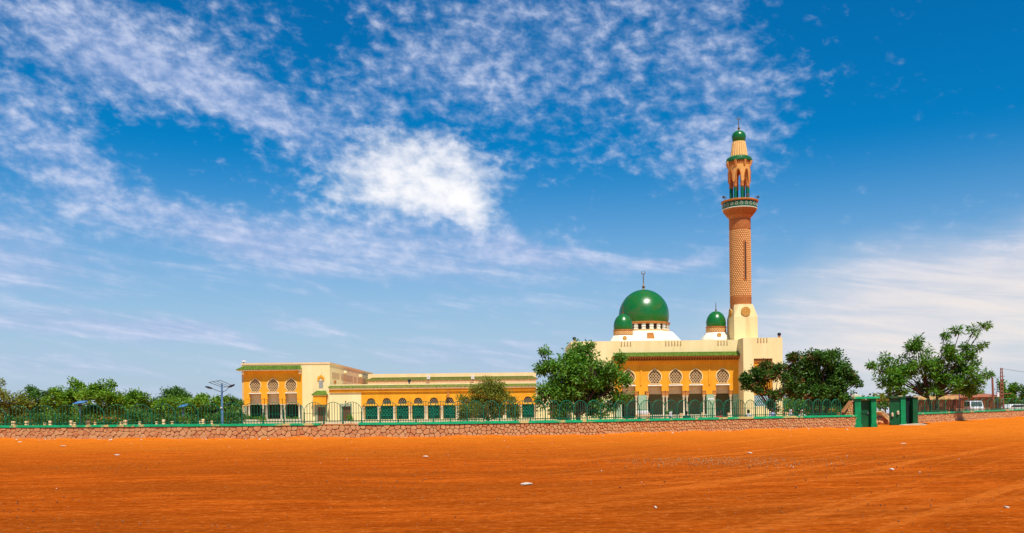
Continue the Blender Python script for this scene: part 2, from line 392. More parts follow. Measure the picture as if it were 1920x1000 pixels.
def tiles(parent, x0, x1, xt0, xt1, yf, zb, yb, zt, pitch=.24, m=None):
    """sloping pent roof of barrel tiles; bottom edge x0-x1 at yf/zb, top edge xt0-xt1 at yb/zt"""
    mb = MB(); th = .10
    b = [(x0, yf, zb), (x1, yf, zb), (xt1, yb, zt), (xt0, yb, zt), (x0, yb, zb), (x1, yb, zb)]
    mb.add(b, [(0, 1, 2, 3), (0, 3, 4), (1, 5, 2), (0, 4, 5, 1), (4, 3, 2, 5)])
    n = int((x1 - x0) / pitch); sl = Vector((0, yb - yf, zt - zb)); L_ = sl.length
    nrm = Vector((0, -(zt - zb), yb - yf)).normalized()
    if nrm.z < 0: nrm = -nrm
    for i in range(n + 1):
        x = x0 + (x1 - x0) * i / n; m_ = 1.0
        if x < xt0: m_ = (x - x0) / (xt0 - x0)
        if x > xt1: m_ = (x1 - x) / (x1 - xt1)
        if m_ < .12: continue
        rows = max(1, round(L_ * m_ / .32))
        for r in range(rows):
            t0, t1 = m_ * r / rows, m_ * (r + 1) / rows; jx = random.uniform(-.02, .02)
            p = Vector((x + jx, yf, zb)) + sl * t0 - sl.normalized() * .05; q = Vector((x + jx, yf, zb)) + sl * t1
            h0 = random.uniform(.085, .12); h1 = .055; w = pitch * .38
            mb.add([p + Vector((-w, 0, 0)), p + nrm * h0 + Vector((-w * .45, 0, 0)), p + nrm * h0 + Vector((w * .45, 0, 0)), p + Vector((w, 0, 0)),
                    q + Vector((-w, 0, 0)), q + nrm * h1 + Vector((-w * .45, 0, 0)), q + nrm * h1 + Vector((w * .45, 0, 0)), q + Vector((w, 0, 0))],
                   [(0, 1, 5, 4), (1, 2, 6, 5), (2, 3, 7, 6), (0, 3, 2, 1)])
    mb.tube([(xt0, yb - .02, zt + .02), (xt1, yb - .02, zt + .02)], .07, 6)
    mb.tube([(x0, yf, zb + .04), (xt0, yb, zt + .04)], .07, 6); mb.tube([(x1, yf, zb + .04), (xt1, yb, zt + .04)], .07, 6)
    return mb.build('tile_roof', TILE if m is None else m, parent, kind='stuff')
def finial(parent, x, y, z0, z1, r=.09, crescent=.0):
    h = z1 - z0
    mb = MB().lathe(x, y, [(r * 2.2, z0 - .1), (r * 1.6, z0 + .04 * h), (r * .8, z0 + .08 * h), (r * 1.9, z0 + .14 * h), (r * 2.0, z0 + .19 * h), (r * .7, z0 + .25 * h), (r * .62, z0 + .7 * h), (r * .3, z1 - crescent * 1.8 if crescent else z1)], 10)
    if crescent:
        c = Vector((x, y, z1 - crescent)); pts = []; rs = []
        for i in range(17):
            a = R(90 + 24 + i * (312 / 16)); pts.append(c + Vector((math.cos(a), 0, math.sin(a))) * crescent); rs.append(r * (.18 + .42 * math.sin(math.pi * i / 16)))
        mb.tube(pts, rs, 6)
    return mb.build('finial', BRASS, parent, True)

# ------------------------------------------------------------------ ground
def ground():
    def axis(lo, hi, step, far, k):
        a = list(np.arange(lo, hi + .01, step)); d = step
        while a[-1] < far: d *= k; a.append(a[-1] + d)
        d = step
        while a[0] > -far: d *= k; a.insert(0, a[0] - d)
        return np.array(a)
    xs = axis(-46, 46, .6, 6000, 1.35); ys = axis(6, 70, .5, 6000, 1.35)
    X, Y = np.meshgrid(xs, ys); Z = np.zeros_like(X)
    r = np.random.default_rng(3)
    for i in range(26):
        kx, ky = r.normal(0, .25), r.normal(0, .9); Z += .0045 * np.sin(kx * X + ky * Y + r.uniform(0, 6.3))
    Z += .02 * np.sin(.11 * X + 1) * np.sin(.17 * Y); Z *= np.clip((90 - np.abs(Y - 30)) / 60, 0, 1)
    n, m_ = X.shape; v = np.stack([X, Y, Z], -1).reshape(-1, 3)
    idx = np.arange(n * m_).reshape(n, m_)
    f = np.stack([idx[:-1, :-1], idx[:-1, 1:], idx[1:, 1:], idx[1:, :-1]], -1).reshape(-1, 4)
    me = bpy.data.meshes.new('ground'); me.from_pydata(v.tolist(), [], f.tolist()); me.shade_smooth(); me.materials.append(EARTH)
    o = bpy.data.objects.new('ground', me); COL.objects.link(o); o['kind'] = 'structure'
ground()

PAVE = mat('pale court paving', (.62, .46, .26), (.54, .38, .2), .6, .9, .1, 10)
o = MB().add([(-46, 92, .03), (37, 92, .03), (37, 150, .03), (-46, 150, .03), (-46, 92, -.1), (37, 92, -.1), (37, 150, -.1), (-46, 150, -.1)], [(0, 1, 2, 3), (0, 4, 5, 1), (1, 5, 6, 2), (3, 7, 4, 0)]).build('court_pavement', PAVE); o['kind'] = 'structure'
# ------------------------------------------------------------------ buildings
class Fac:                                             # reads a facade's measures off at its distance
    def __init__(s, D, rx, ry): s.D = D; s.rx = rx; s.ry = ry
    def x(s, px): return W(px, s.ry, s.D).x
    def z(s, py): return W(s.rx, py, s.D).z
def arch_window(root, cx, zb, w, h, y, latmat=LATT, back=True):
    fr = MB(); o = horseshoe(cx, zb, w, h); i = horseshoe(cx, zb + .0, w - .20, h - .17)
    i = [(x, z + .06) for x, z in i]
    fr.plate(o, [i], y - .07, y + .2)
    f = fr.build('arch_frame', FRAME, root)
    MB().plate(grow(i, .04), [], y + .45, y + .5).build('dark_screen_backing', DARK, f)  # dark sheet behind the lattice, paints the unlit interior
    lm = MB(); lattice(lm, i, .27, .095, y + .08, y + .14); lm.build('lattice', latmat, f, kind='stuff')
    return f
def column(root, x, y, z0, z1, r=.12, like=None):
    if like: return share(like, root, (x - like['cx'], y - like['cy'], 0))
    h = z1 - z0
    o = MB().lathe(x, y, [(r * 1.6, z0), (r * 1.6, z0 + .1), (r * 1.15, z0 + .16), (r, z0 + .22), (r * .9, z1 - .32), (r * 1.1, z1 - .28), (r * .95, z1 - .24), (r * 1.5, z1 - .1), (r * 1.6, z1 - .1), (r * 1.6, z1)], 12).build('column', COLM, root, True)
    o['cx'] = x; o['cy'] = y; return o

def pavilion():
    f = Fac(136, 520, 730); D = f.D; x, z = f.x, f.z
    xl, xm, xr = x(453.5), x(566.7), x(618.6); yb = 178
    t = thing('library_pavilion', 'two storey cream and ochre pavilion with three big horseshoe arches, left of the arcade', 'building', (x(536), D, 0))
    top = z(680.5); ef = z(695.5)
    MB().box(xl, xm, D, yb, ef + .05, top - .28).box(xm, xr, D, yb, 0, top - .28).build('wall', CREAM, t)
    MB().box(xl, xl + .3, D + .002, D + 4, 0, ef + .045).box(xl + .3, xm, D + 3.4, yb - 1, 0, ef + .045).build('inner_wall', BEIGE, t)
    cm = MB(); cm.box(xl - .08, xr + .08, D - .08, yb + .08, top - .28, top); cm.build('parapet_coping', CREAMD, t)
    # ochre front, combed by the openings
    cxs = [478.5, 512, 545.7]; hw = 10.9
    zb = z(746); outer = [(xl + .32, ef)]
    zsill = z(737.8)
    outer = [(xl + .30, 0.02), (x(467.4) - .5, 0.02)]
    outer = [(xl + .30, zb - 1.2), (x(cxs[0] - hw) - .06, zb - 1.2)]
    for i, c in enumerate(cxs):
        outer += [(x(c - hw), zb), (x(c - hw), zsill), (x(c + hw), zsill), (x(c + hw), zb)]
        if i < 2: pass
    outer += [(x(cxs[2] + hw) + .06, zb - 1.2), (xm, zb - 1.2), (xm, ef), (xl + .30, ef)]
    holes = []
    zb2, zt2 = z(735), z(708.3); wv = 23 / (F / D)
    for c in cxs: holes.append(horseshoe(x(c), zb2, wv - .1, zt2 - zb2 - .08))
    MB().plate(outer, holes, D, D + .4).build('ochre_front', ORANGE, t)
    for c in cxs:
        arch_window(t, x(c), zb2, wv, zt2 - zb2, D)
        MB().box(x(c - hw) - .03, x(c + hw) + .03, D - .12, D + .3, zsill - .02, zsill + .11).build('sill', WHITE, t)
    # corbels and columns under the piers
    for c in cxs: MB().box(x(c - hw) - .1, x(c + hw) + .1, D + .75, D + .85, z(758), zsill + .3).build('spandrel', BEIGE2, t)
    cols = [465.8, 492.5, 498.5, 526.3, 532.4, 560]
    first = None
    for i, c in enumerate(cols):
        MB().box(x(c) - .2, x(c) + .2, D - .03, D + .42, z(758), z(746) - .003).box(x(c) - .27, x(c) + .27, D - .06, D + .45, z(748.5), z(746) - .001).build('corbel', ORANGE, t)
        cc = column(t, x(c), D + .2, 0.0, z(758), .15, first); first = first or cc
    for a, b in ((xl + .3, x(467.4) - .45), (x(563.5), xm - .002)): MB().box(a, b, D + .003, D + .3, 0, zb - 1.203).build('side_pier', STONEF, t)
    MB().box(xl + .3, xm, D + 3.0, D + 3.39, z(758), z(758) + .25).build('beam', CREAMD, t)
    MB().box(xl + .31, xm - .01, D + 3.385, D + 3.397, 0, z(758.5)).build('dark_dado', mat('dim green dado', (.17, .19, .12), (.2, .17, .1), 2, .6), t)  # added dark sheet, puts shade into the colour of the lower openings
    for a, b in ((461, 489), (494, 523), (528, 561)):
        d = MB().box(x(a), x(b), D + 3.3, D + 3.38, 0, z(759)).build('glazed_door', DARK, t)
        m2 = MB()
        for k in range(5):
            xx = x(a) + (x(b) - x(a)) * k / 4; m2.box(xx - .04, xx + .04, D + 3.24, D + 3.3, 0, z(759.5))
        m2.box(x(a), x(b), D + 3.25, D + 3.295, 1.0, 1.1); m2.build('door_frame', GRILLE, d)
    # eave with green tiles
    MB().box(x(447.5), x(566.9), D - .92, D - .002, ef, ef + .16).build('eave_board', CREAMD, t)
    tiles(t, x(446.8), x(567), x(456.5), x(564), D - .95, ef + .16, D - .005, z(687))
    for xx in (xl + .35, xm - .2): MB().box(xx - .15, xx + .15, D - .7, D - .003, ef - .5, ef - .002).build('eave_bracket', CREAMD, t)
    # small lattice window with pointed ochre hood
    wz0, wz1 = z(728.6), z(714.6)
    wn = MB().box(x(598.2), x(605.8), D - .015, D + .02, wz0, wz1).build('window', DARK, t)
    lm = MB(); lattice(lm, rect(x(598.2), x(605.8), wz0, wz1), .17, .045, D - .06, D - .02); lm.build('lattice', LATW, wn, kind='stuff')
    hc = x(602); o = [(hc - .52, z(715)), (hc - .30, z(715)), (hc - .30, z(712)), (hc, z(708.5)), (hc + .30, z(712)), (hc + .30, z(715)), (hc + .52, z(715)), (hc + .52, z(709)), (hc, z(703.8)), (hc - .52, z(709))]
    MB().plate(o, [], D - .12, D).build('window_hood', ORANGE, t)
    # tiled porch over the door
    p0, p1 = x(589.5), x(613.5); pz = z(743.3)
    MB().box(p0, p1, D - 1.0, D - .002, z(760), pz).build('porch_box', ORANGE, t)
    MB().box(p0 - .12, p1 + .12, D - 1.12, D - .003, pz, pz + .1).build('porch_board', CREAMD, t)
    tiles(t, p0 - .15, p1 + .15, x(594.5), x(610.5), D - 1.15, pz + .1, D - .005, z(734.8))
    fr = MB().plate([(x(591.5), 0), (x(595.3), 0), (x(595.3), z(764.5)), (x(610), z(764.5)), (x(610), 0), (x(613.4), 0), (x(613.4), z(760.2)), (x(591.5), z(760.2))], [], D - .12, D).build('door_frame', STONEF, t)
    dr = MB().box(x(595.4), x(602.6), D - .06, D - .003, 0, z(764.6)).box(x(602.8), x(609.9), D - .06, D - .003, 0, z(764.6)).build('door', WOOD, t)
    # long right flank: louvre panels in a row
    sc = [(1.5, 7.6), (8.6, 19.5), (20.5, 23.2), (24.4, 33.5)]
    for a, b in sc:
        MB().box(xr - .02, xr + .03, D + a, D + b, top - 2.35, top - 1.45).build('louvre_panel', mat('tan louvre', (.62, .42, .22), (.56, .37, .18), 3), t)
    MB().box(xr - .02, xr + .14, D + 3, D + 4.4, z(719), z(713.5)).build('red_hatch', BROWN, t)
    # camera on the corner
    c = thing('roof_floodlight', 'small white floodlight on the upper left corner of the left pavilion roof', 'floodlight', (xl + .35, D + .3, top))
    MB().box(xl + .15, xl + .3, D + .2, D + .4, top, top + .22).build('bracket', BLACK, c)
    MB().box(xl + .1, xl + .62, D + .05, D + .4, top + .2, top + .42).build('lamp_housing', WPAINT, c)
pavilion()

def wing():
    f = Fac(134, 800, 740); D = f.D; x, z = f.x, f.z
    xl, xc, xr = x(618), x(677.3), x(1005)
    t = thing('arcade_wing', 'long low ochre arcade wing with green grilles under pointed lattice windows', 'building', (x(810), D, 0))
    ztop, zt0, zt1, ze, zband = 5.52, 5.26, 4.98, 4.76, 4.32
    MB().box(xl, xr, D + .5, D + 12, 0, ztop - .05).build('wall', CREAM, t)
    MB().box(xl, xr, D - .02, D + .495, zt0 + .02, ztop).build('parapet_coping', CREAM, t)
    # cream door bay and ochre arcade
    dx0, dx1, dzt = x(641), x(657), z(760.5)
    MB().plate([(xl, 0), (dx0, 0), (dx0, dzt), (dx1, dzt), (dx1, 0), (xc, 0), (xc, zband), (xl, zband)], [], D, D + .45).build('door_bay_wall', CREAM, t)
    fr = MB().plate([(x(636.8), 0), (dx0 - .003, 0), (dx0 - .003, dzt + .003), (dx1 + .003, dzt + .003), (dx1 + .003, 0), (x(660), 0), (x(660), z(755.4)), (x(636.8), z(755.4))], [], D - .1, D - .002).build('door_frame', STONEF, t)
    MB().box(dx0, (dx0 + dx1) / 2 - .01, D + .2, D + .3, 0, dzt).box((dx0 + dx1) / 2 + .01, dx1, D + .2, D + .3, 0, dzt).build('door', WOOD, t)
    lp = MB().box(x(647), x(649), D - .2, D - .003, z(752.5), z(750.5)).build('wall_lamp', STEEL, t)
    n = 11; cs = [x(695.4 + 29.45 * i) for i in range(n)]; holes = []
    gw = .92
    for c in cs: holes += [pointed(c, 2.50, 1.32, .90), rect(c - gw, c + gw, .16, 2.22)]
    MB().plate(rect(xc + .003, xr, 0, zband), holes, D + .02, D + .45).build('ochre_front', ORANGE, t)
    MB().box(xl - .05, xr, D - .12, D + .4, zband, ze).build('frieze', ORANGE, t)
    MB().box(xl - .1, xr + .05, D - .34, D + .4, ze, zt1).build('eave_board', CREAMD, t)
    MB().box(xl - .06, xr, D - .2, D - .123, zband - .0, zband + .10).build('moulding', ORANGE, t)
    tiles(t, xl - .1, xr + .05, xl - .02, xr - .02, D - .36, zt1, D - .03, zt0, .2, TILEW)
    colp = None
    for i, c in enumerate(cs):
        w = MB().plate(grow(pointed(c, 2.50, 1.32, .90), .03), [], D + .30, D + .34).build('lattice_window', DARK, t)
        lm = MB(); lattice(lm, pointed(c, 2.50, 1.32, .90), .27, .05, D + .12, D + .17, (55, -55)); lm.build('lattice', mat('dim tan lattice', (.34, .25, .17), (.28, .2, .13), 4), w, kind='stuff')
        MB().box(c - .74, c + .74, D - .06, D + .3, 2.26, 2.44).build('lintel', mat('yellow lintel', (.78, .50, .05), (.7, .44, .05), 3), t)
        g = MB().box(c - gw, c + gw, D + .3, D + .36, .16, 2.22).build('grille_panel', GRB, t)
        gm = MB(); lattice(gm, rect(c - gw, c + gw, .75, 2.22), .36, .075, D + .16, D + .22, (52, -52))
        for k in range(7): xx = c - gw + .04 + k * (2 * gw - .08) / 6; gm.box(xx - .03, xx + .03, D + .15, D + .2, .16, .8)
        gm.box(c - gw, c + gw, D + .13, D + .19, .74, .82); gm.build('grille_bars', GRILLE, g, kind='stuff')
    e = [cs[0] - 1.18] + [(a + b) / 2 for a, b in zip(cs, cs[1:])] + [cs[-1] + 1.18]
    for xx in e:
        for s in (-.12, .12):
            cc = column(t, xx + s, D - .06, 0, 2.06, .10, colp); colp = colp or cc
        MB().box(xx - .26, xx + .26, D - .2, D + .017, 2.06, 2.2).build('capital', BROWN, t)
    MB().box(xc, xr, D - .35, D - .002, 0, .155).build('plinth', CREAM, t)
    # red brick stub on the frieze
    MB().box(x(838.5), x(843), D - .45, D - .345, z(745), z(735.5)).box(x(838), x(843.5), D - .5, D - .345, z(735.5), z(734)).build('wall_box', BROWN, t)
    # things on its roof
    c = thing('roof_siren', 'black round loudspeaker on the low arcade roof edge', 'loudspeaker', (x(767.5), D + .2, ztop))
    MB().box(x(767.5) - .12, x(767.5) + .12, D + .1, D + .3, ztop, ztop + .25).build('stand', STEEL, c)
    MB().lathe(x(767.5), D + .2, [(.1, ztop + .25), (.24, ztop + .34), (.27, ztop + .48), (.2, ztop + .62), (.05, ztop + .68)], 12).build('horn', BLACK, c, True)
    for px, py, lb in ((647.6, 696, 'first and taller'), (676, 703, 'second and shorter')):
        c = thing('roof_lamp', lb + ' cream box lamp post on the arcade roof beside the pavilion flank', 'lamp', (x(px), D + 4, ztop - .05), 'lamp posts on the arcade roof')
        q = W(px, py, D + 4)
        MB().tube([(q.x, D + 4, ztop - .1), (q.x, D + 4, q.z - .3)], .06, 8).build('post', BROWN, c)
        MB().lathe(q.x, D + 4, [(.12, q.z - .35), (.3, q.z - .28), (.33, q.z), (.1, q.z + .06)], 4, a0=R(45)).build('lamp_head', CREAM, c)
    # link wall to the mosque
    l = thing('link_wall', 'plain cream wall with brown door between arcade and mosque, half hidden by neem tree', 'wall', (x(1035), D - 9, 0))
    fl = Fac(125, 1035, 760); dz = 2.3
    dx0, dx1 = fl.x(1031), fl.x(1043)
    MB().plate([(fl.x(1006), 0), (dx0, 0), (dx0, dz), (dx1, dz), (dx1, 0), (fl.x(1074), 0), (fl.x(1074), 4.3), (fl.x(1006), 4.3)], [], 125, 125.4).build('wall_panel', CREAM, l)
    MB().box(dx0, dx1, 125.15, 125.25, 0, dz).build('door', WOOD, l)
    MB().box(fl.x(1005.5), fl.x(1074), 124.9, 125.5, 4.3, 4.45).build('coping', CREAMD, l)
wing()

def rear_hall():
    f = Fac(166, 850, 705); D = f.D; x, z = f.x, f.z
    xl, xr = x(690), x(1005); top = z(700)
    t = thing('rear_hall', 'cream hall with green tile band rising behind the low arcade', 'building', (x(850), D, 0))
    MB().box(xl, xr, D, D + 14, 0, top).build('wall', CREAM, t)
    MB().box(xl - .3, xr + .3, D - .07, D - .002, z(714.0), z(712.6)).build('eave_board', CREAMD, t)
    tiles(t, xl - .5, xr + .35, xl + .9, xr - .8, D - .1, z(712.6), D - .005, z(707.4), .26, TILEW)
    MB().box(xl, xr, D - .10, D - .003, z(719), z(716.6)).build('string_course', CREAMD, t)
    for px, lb in ((803.5, 'left'), (886.5, 'right')):
        c = thing('roof_floodlight', lb + ' white boxy floodlight on the green tile band above the arcade', 'floodlight', (x(px), D - .7, z(711)), 'white floodlights above the arcade')
        a = W(px, 708, D - .8)
        MB().box(a.x - .3, a.x + .3, D - 1.0, D - .75, a.z - .3, a.z + .42).build('lamp_housing', WPAINT, c)
        MB().box(a.x - .2, a.x + .2, D - 1.03, D - 1.003, a.z - .1, a.z + .3).build('lamp_glass', LATW, c)
        MB().box(a.x - .08, a.x + .08, D - .85, D - .5, a.z - .55, a.z - .3).build('bracket', STEEL, c)
rear_hall()

def mosque():
    f = Fac(114, 1270, 700); D = f.D; x, z = f.x, f.z
    xl, xa, xr = x(1071), x(1152), x(1386.5)
    top = z(638.6); eb = z(668.5)
    t = thing('mosque', 'ochre and cream mosque hall with green domes and arched portico', 'mosque', (x(1270), D, 0))
    MB().box(xl, xr, D, D + 12, eb + .02, top).box(xl, xa, D, D + 12, 0, eb + .018).box(xa, xr, D + 3.6, D + 12, 0, eb + .017).build('wall', CREAM, t)
    MB().box(x(1165), xr + 3, D + 12.003, D + 34, 0, top - .7).build('prayer_hall', CREAM, t)
    # tower block at right, standing forward
    Dt = 111.5; ft = Fac(Dt, 1430, 690); tx0, tx1 = ft.x(1394), ft.x(1467.5); ttop = ft.z(633.5)
    wx0, wx1 = ft.x(1413.5), ft.x(1448.5); wz0, wz1 = ft.z(762), ft.z(672.5)
    MB().plate(rect(tx0, tx1, 0, ttop), [rect(wx0, wx1, wz0, wz1)], Dt, Dt + .9).build('tower_front', CREAM, t)
    MB().box(tx0, tx1, Dt + .902, Dt + 12, 0, ttop).build('tower_wall', CREAM, t)
    bay = MB().box(wx0, wx1, Dt + .8, Dt + .9, wz0, wz1).build('tower_window', DARK, t)
    wm = (wx0 + wx1) / 2; q = (wx1 - wx0) / 4
    arches = [[(wm - q - .42, ft.z(737)), (wm - q + .42, ft.z(737)), (wm - q + .42, ft.z(692)), (wm - q, ft.z(683)), (wm - q - .42, ft.z(692))],
              [(wm + q - .42, ft.z(737)), (wm + q + .42, ft.z(737)), (wm + q + .42, ft.z(692)), (wm + q, ft.z(683)), (wm + q - .42, ft.z(692))]]
    MB().plate(rect(wx0, wx1, ft.z(740), ft.z(679)), arches, Dt + .35, Dt + .55).build('ochre_panel', ORANGE, bay)
    lm = MB()
    for a in arches: lattice(lm, a, .2, .06, Dt + .45, Dt + .5)
    lm.build('carved_lattice', ORANGE, bay, kind='stuff')
    lm = MB(); lattice(lm, rect(wx0, wx1, wz0, ft.z(740.2)), .22, .06, Dt + .4, Dt + .46, (55, -55)); lm.build('window_lattice', mat('pale blue lattice', (.45, .58, .62), (.35, .5, .55), 4, .6), bay, kind='stuff')
    MB().box(wx0, wx1, Dt + .2, Dt + .5, ft.z(678.9), ft.z(674)).build('lintel', BROWN, bay)
    # parapet slots
    sl = None
    for px0, n, D0, fz in ((1102, 3, D, f), (1166, 4, D, f), (1249, 6, D, f), (1347, 4, D, f), (1421.5, 4, Dt, ft)):
        for k in range(n):
            xx = fz.x(px0 + 5.6 * k); zz = fz.z(643.5) if D0 == D else fz.z(637.5)
            if D0 == D:
                if sl is None:
                    sl = MB().box(xx - .05, xx + .05, D - .05, D - .002, zz - .24, zz + .24).box(xx - .07, xx + .07, D - .08, D - .051, zz - .28, zz - .18).build('parapet_slot', mat('slot tan brown', (.42, .27, .12), (.36, .22, .1), 3), t); sl['cx'] = xx; sl['cz'] = zz  # darker tan-brown boxes, slightly proud of the parapet
                else: share(sl, t, (xx - sl['cx'], 0, zz - sl['cz']))
            else: share(sl, t, (xx - sl['cx'], Dt - D, zz - sl['cz']))
    # ochre front
    ac = [1178.4, 1227.6, 1266.6, 1304.6, 1355]; zsill = z(723); zt2 = z(690.3); zb2 = z(720); wv = 26.4 / (F / D); hw = 12.6
    pier = z(733); outer = [(xa, z(740)), (x(ac[0] - hw) - .06, z(740))]
    low = z(740)
    for i, c in enumerate(ac):
        outer += [(x(c - hw), low if i in (0, 1) else pier), (x(c - hw), zsill), (x(c + hw), zsill), (x(c + hw), pier if i in (1, 2) else low)]
        if i in (0, 3): pass
    outer = [(xa, low)]
    for i, c in enumerate(ac):
        outer += [(x(c - hw) - (.45 if i in (0, 1, 4) else 0), low if i in (0, 1, 4) else pier)]
        if i in (0, 1, 4): outer += [(x(c - hw) - .45, pier), (x(c - hw), pier)]
        outer += [(x(c - hw), zsill), (x(c + hw), zsill), (x(c + hw), pier)]
        if i in (0, 3, 4): outer += [(x(c + hw) + .45, pier), (x(c + hw) + .45, low)]
    outer += [(xr - .002, low), (xr - .002, eb), (xa, eb)]
    holes = [horseshoe(x(c), zb2, wv - .1, zt2 - zb2 - .08) for c in ac]
    MB().plate(outer, holes, D + .02, D + .45).build('ochre_front', ORANGE, t)
    for c in ac:
        arch_window(t, x(c), zb2, wv, zt2 - zb2, D + .02)
        MB().box(x(c - hw) - .03, x(c + hw) + .03, D - .12, D + .35, zsill - .02, zsill + .12).build('sill', WHITE, t)
    for c in ac: MB().box(x(c - hw) - .3, x(c + hw) + .3, D + .8, D + .9, z(738.5), zsill + .3).build('spandrel', BEIGE2, t)
    for px in (1202, 1330): MB().box(x(px) - .12, x(px) + .12, D - .06, D + .018, z(722), z(678)).build('pilaster', ORANGE, t)
    # green zellige on the broad piers
    for a, b in ((1154, 1164), (1196.5, 1211.5), (1324.5, 1338), (1374.5, 1386)):
        MB().box(x(a), x(b), D + .04, D + .43, 0, low - .003).build('tiled_pier', GREENT, t)
    sg = MB()
    for k in range(5): sg.box(x(1327.5) + k * .15, x(1327.5) + k * .15 + .1, D + .0, D + .037, z(751.5) + (.1 if k % 2 else 0), z(747.2)); 
    sg.box(x(1327.3), x(1327.5) + .72, D + .005, D + .036, z(749.6), z(748.6)); sg.build('sign_plaque', WPAINT, t)
    first = None
    for px in (1163.5, 1192.9, 1213.4, 1244, 1250.3, 1281.9, 1288.2, 1320, 1339.8, 1370.2):
        cx = x(px)
        MB().box(cx - .2, cx + .2, D + .05, D + .5, z(742), pier - .005).box(cx - .26, cx + .26, D + .02, D + .52, z(734.6), pier - .003).build('corbel', BROWN, t)
        cc = column(t, cx, D + .25, .25, z(742), .13, first); first = first or cc
        MB().box(cx - .26, cx + .26, D + .0, D + .5, 0, .248).build('pedestal', CREAMD, t)
    # inside of the portico
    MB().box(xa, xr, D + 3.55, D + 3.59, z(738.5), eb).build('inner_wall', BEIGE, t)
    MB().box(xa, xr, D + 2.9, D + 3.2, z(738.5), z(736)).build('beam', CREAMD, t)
    MB().box(xa, xr, D + 3.5, D + 3.548, 0, z(738.5)).build('dark_dado', mat('dim green dado', (.17, .19, .12), (.2, .17, .1), 2, .6), t)
    for px in (1170, 1220, 1258, 1295.5, 1345):
        d = MB().box(x(px - 6), x(px + 5), D + 3.4, D + 3.497, 0, 2.6).build('door', DARK, t)
        MB().box(x(px - 5), x(px + 4), D + 3.3, D + 3.49, 2.85, 3.0).build('lamp_tube', WPAINT, d)
    MB().box(xa - .5, xr - .01, D - 1.2, D + .0, 0, .14).build('step', CREAMD, t)
    # eave
    MB().box(xa - .2, xr - .02, D - .95, D - .002, eb - .10, eb + .0).build('eave_board', BROWN, t)
    tiles(t, xa - .3, xr - .01, xa + .3, xr - .15, D - .98, eb + .0, D - .006, z(661.6))
    dm = MB(); n = int((xr - xa) / .34)
    for k in range(n):
        xx = xa + .1 + k * .34; dm.box(xx, xx + .19, D - .8, D - .004, eb - .30, eb - .102); dm.box(xx + .03, xx + .16, D - .5, D - .005, eb - .52, eb - .302)
    dm.build('eave_dentils', BROWN, t, kind='stuff')
    MB().box(xa - .0, xr - .03, D - .28, D - .006, eb - .74, eb - .523).build('cornice', ORANGE, t)
    # domes
    def dome(px, py0, py1, r_px, DD, drum_py, skirt_py, skirt_r, fin_py, n, big):
        s = F / DD; c = W(px, py1, DD); cx, cy = c.x, DD; zb = c.z; zt = W(px, py0, DD).z; r = r_px / s; h = zt - zb
        prof = []
        for i in range(17):
            a = R(-16 + 106 * i / 16); prof.append((max(r * math.cos(a), .01), zb + h * (math.sin(a) + .2756) / 1.2756))
        o = MB().lathe(cx, cy, prof, n).build('dome', DOME, t, True)
        finial(o, cx, cy, zt - .05, W(px, fin_py, DD).z,   .11 if big else .07, .26 if big else .0)
        zd = W(px, drum_py, DD).z; rd = r * 1.0
        if big:
            MB().lathe(cx, cy, [(rd * .93, zd), (rd * .93, zb - .3)], 40).build('drum_core', DARK, o)
            pm = MB(); k = 20
            for i in range(k):
                a = 2 * math.pi * (i + .5) / k
                for lv in range(5):
                    w = .30 - (.05 if lv % 2 else 0); z0 = zd + .25 + lv * .2
                    if z0 > zb - .35: break
                    ca, sa = math.cos(a), math.sin(a); vs = []
                    for rr in (rd * .9, rd * (1.0 if lv % 2 == 0 else .985)):
                        for sgn in (-1, 1):
                            for zz in (z0, z0 + .19): vs.append((cx + rr * ca - sgn * w * sa, cy + rr * sa + sgn * w * ca, zz))
                    pm.add(vs, [(4, 6, 7, 5), (0, 4, 5, 1), (6, 2, 3, 7), (5, 7, 3, 1), (0, 2, 6, 4)])
            pm.build('drum_piers', WHITE, o, kind='stuff')
            MB().lathe(cx, cy, [(rd * .99, zb - .36), (rd * 1.03, zb - .28), (rd * 1.04, zb - .06), (rd * .96, zb + .02)], 40).build('cornice', BROWN, o)
            MB().lathe(cx, cy, [(rd * 1.03, zd - .05), (rd * 1.03, zd + .2), (rd * .95, zd + .24)], 40).build('drum_base', PBRICK, o)
        else:
            MB().lathe(cx, cy, [(rd * 1.0, zd), (rd * 1.0, zb - .12), (rd * 1.06, zb - .1), (rd * 1.06, zb - .0), (rd * .9, zb + .02)], 32).build('drum', BRICK, o)
            bm_ = MB(); k = 26
            for lv in range(3):
                z0 = zd + .12 + lv * (zb - zd - .3) / 3
                for i in range(k):
                    a = 2 * math.pi * (i + .5 * (lv % 2)) / k; ca, sa = math.cos(a), math.sin(a)
                    p = Vector((cx + (rd + .0) * ca, cy + rd * sa, z0)); tt = Vector((-sa, ca, 0)) * .1; nn = Vector((ca, sa, 0)) * .035; hh = Vector((0, 0, .13))
                    bm_.add([p - tt + nn, p + tt + nn, p + tt + nn + hh, p - tt + nn + hh, p - tt - nn, p + tt - nn, p + tt - nn + hh, p - tt - nn + hh], [(0, 1, 2, 3), (4, 0, 3, 7), (1, 5, 6, 2), (3, 2, 6, 7)])
            bm_.build('drum_bricks', PBRICK, o, kind='stuff')
        zs = W(px, skirt_py, DD).z; rs = skirt_r / s / math.cos(R(22.5))
        zr = top - .8; rt = rd * 1.06 / math.cos(R(22.5)); slope = (rs - rt) / (zd - zs)
        MB().lathe(cx, cy, [(rs + slope * (zs - zr) * .3, zr), (rs, zs), (rt, zd)], 8, a0=R(22.5)).build('skirt', WHITE, o)
        fy = cy - (rs * math.cos(R(22.5)) + rt * math.cos(R(22.5))) / 2; zm = (zs + zd) / 2
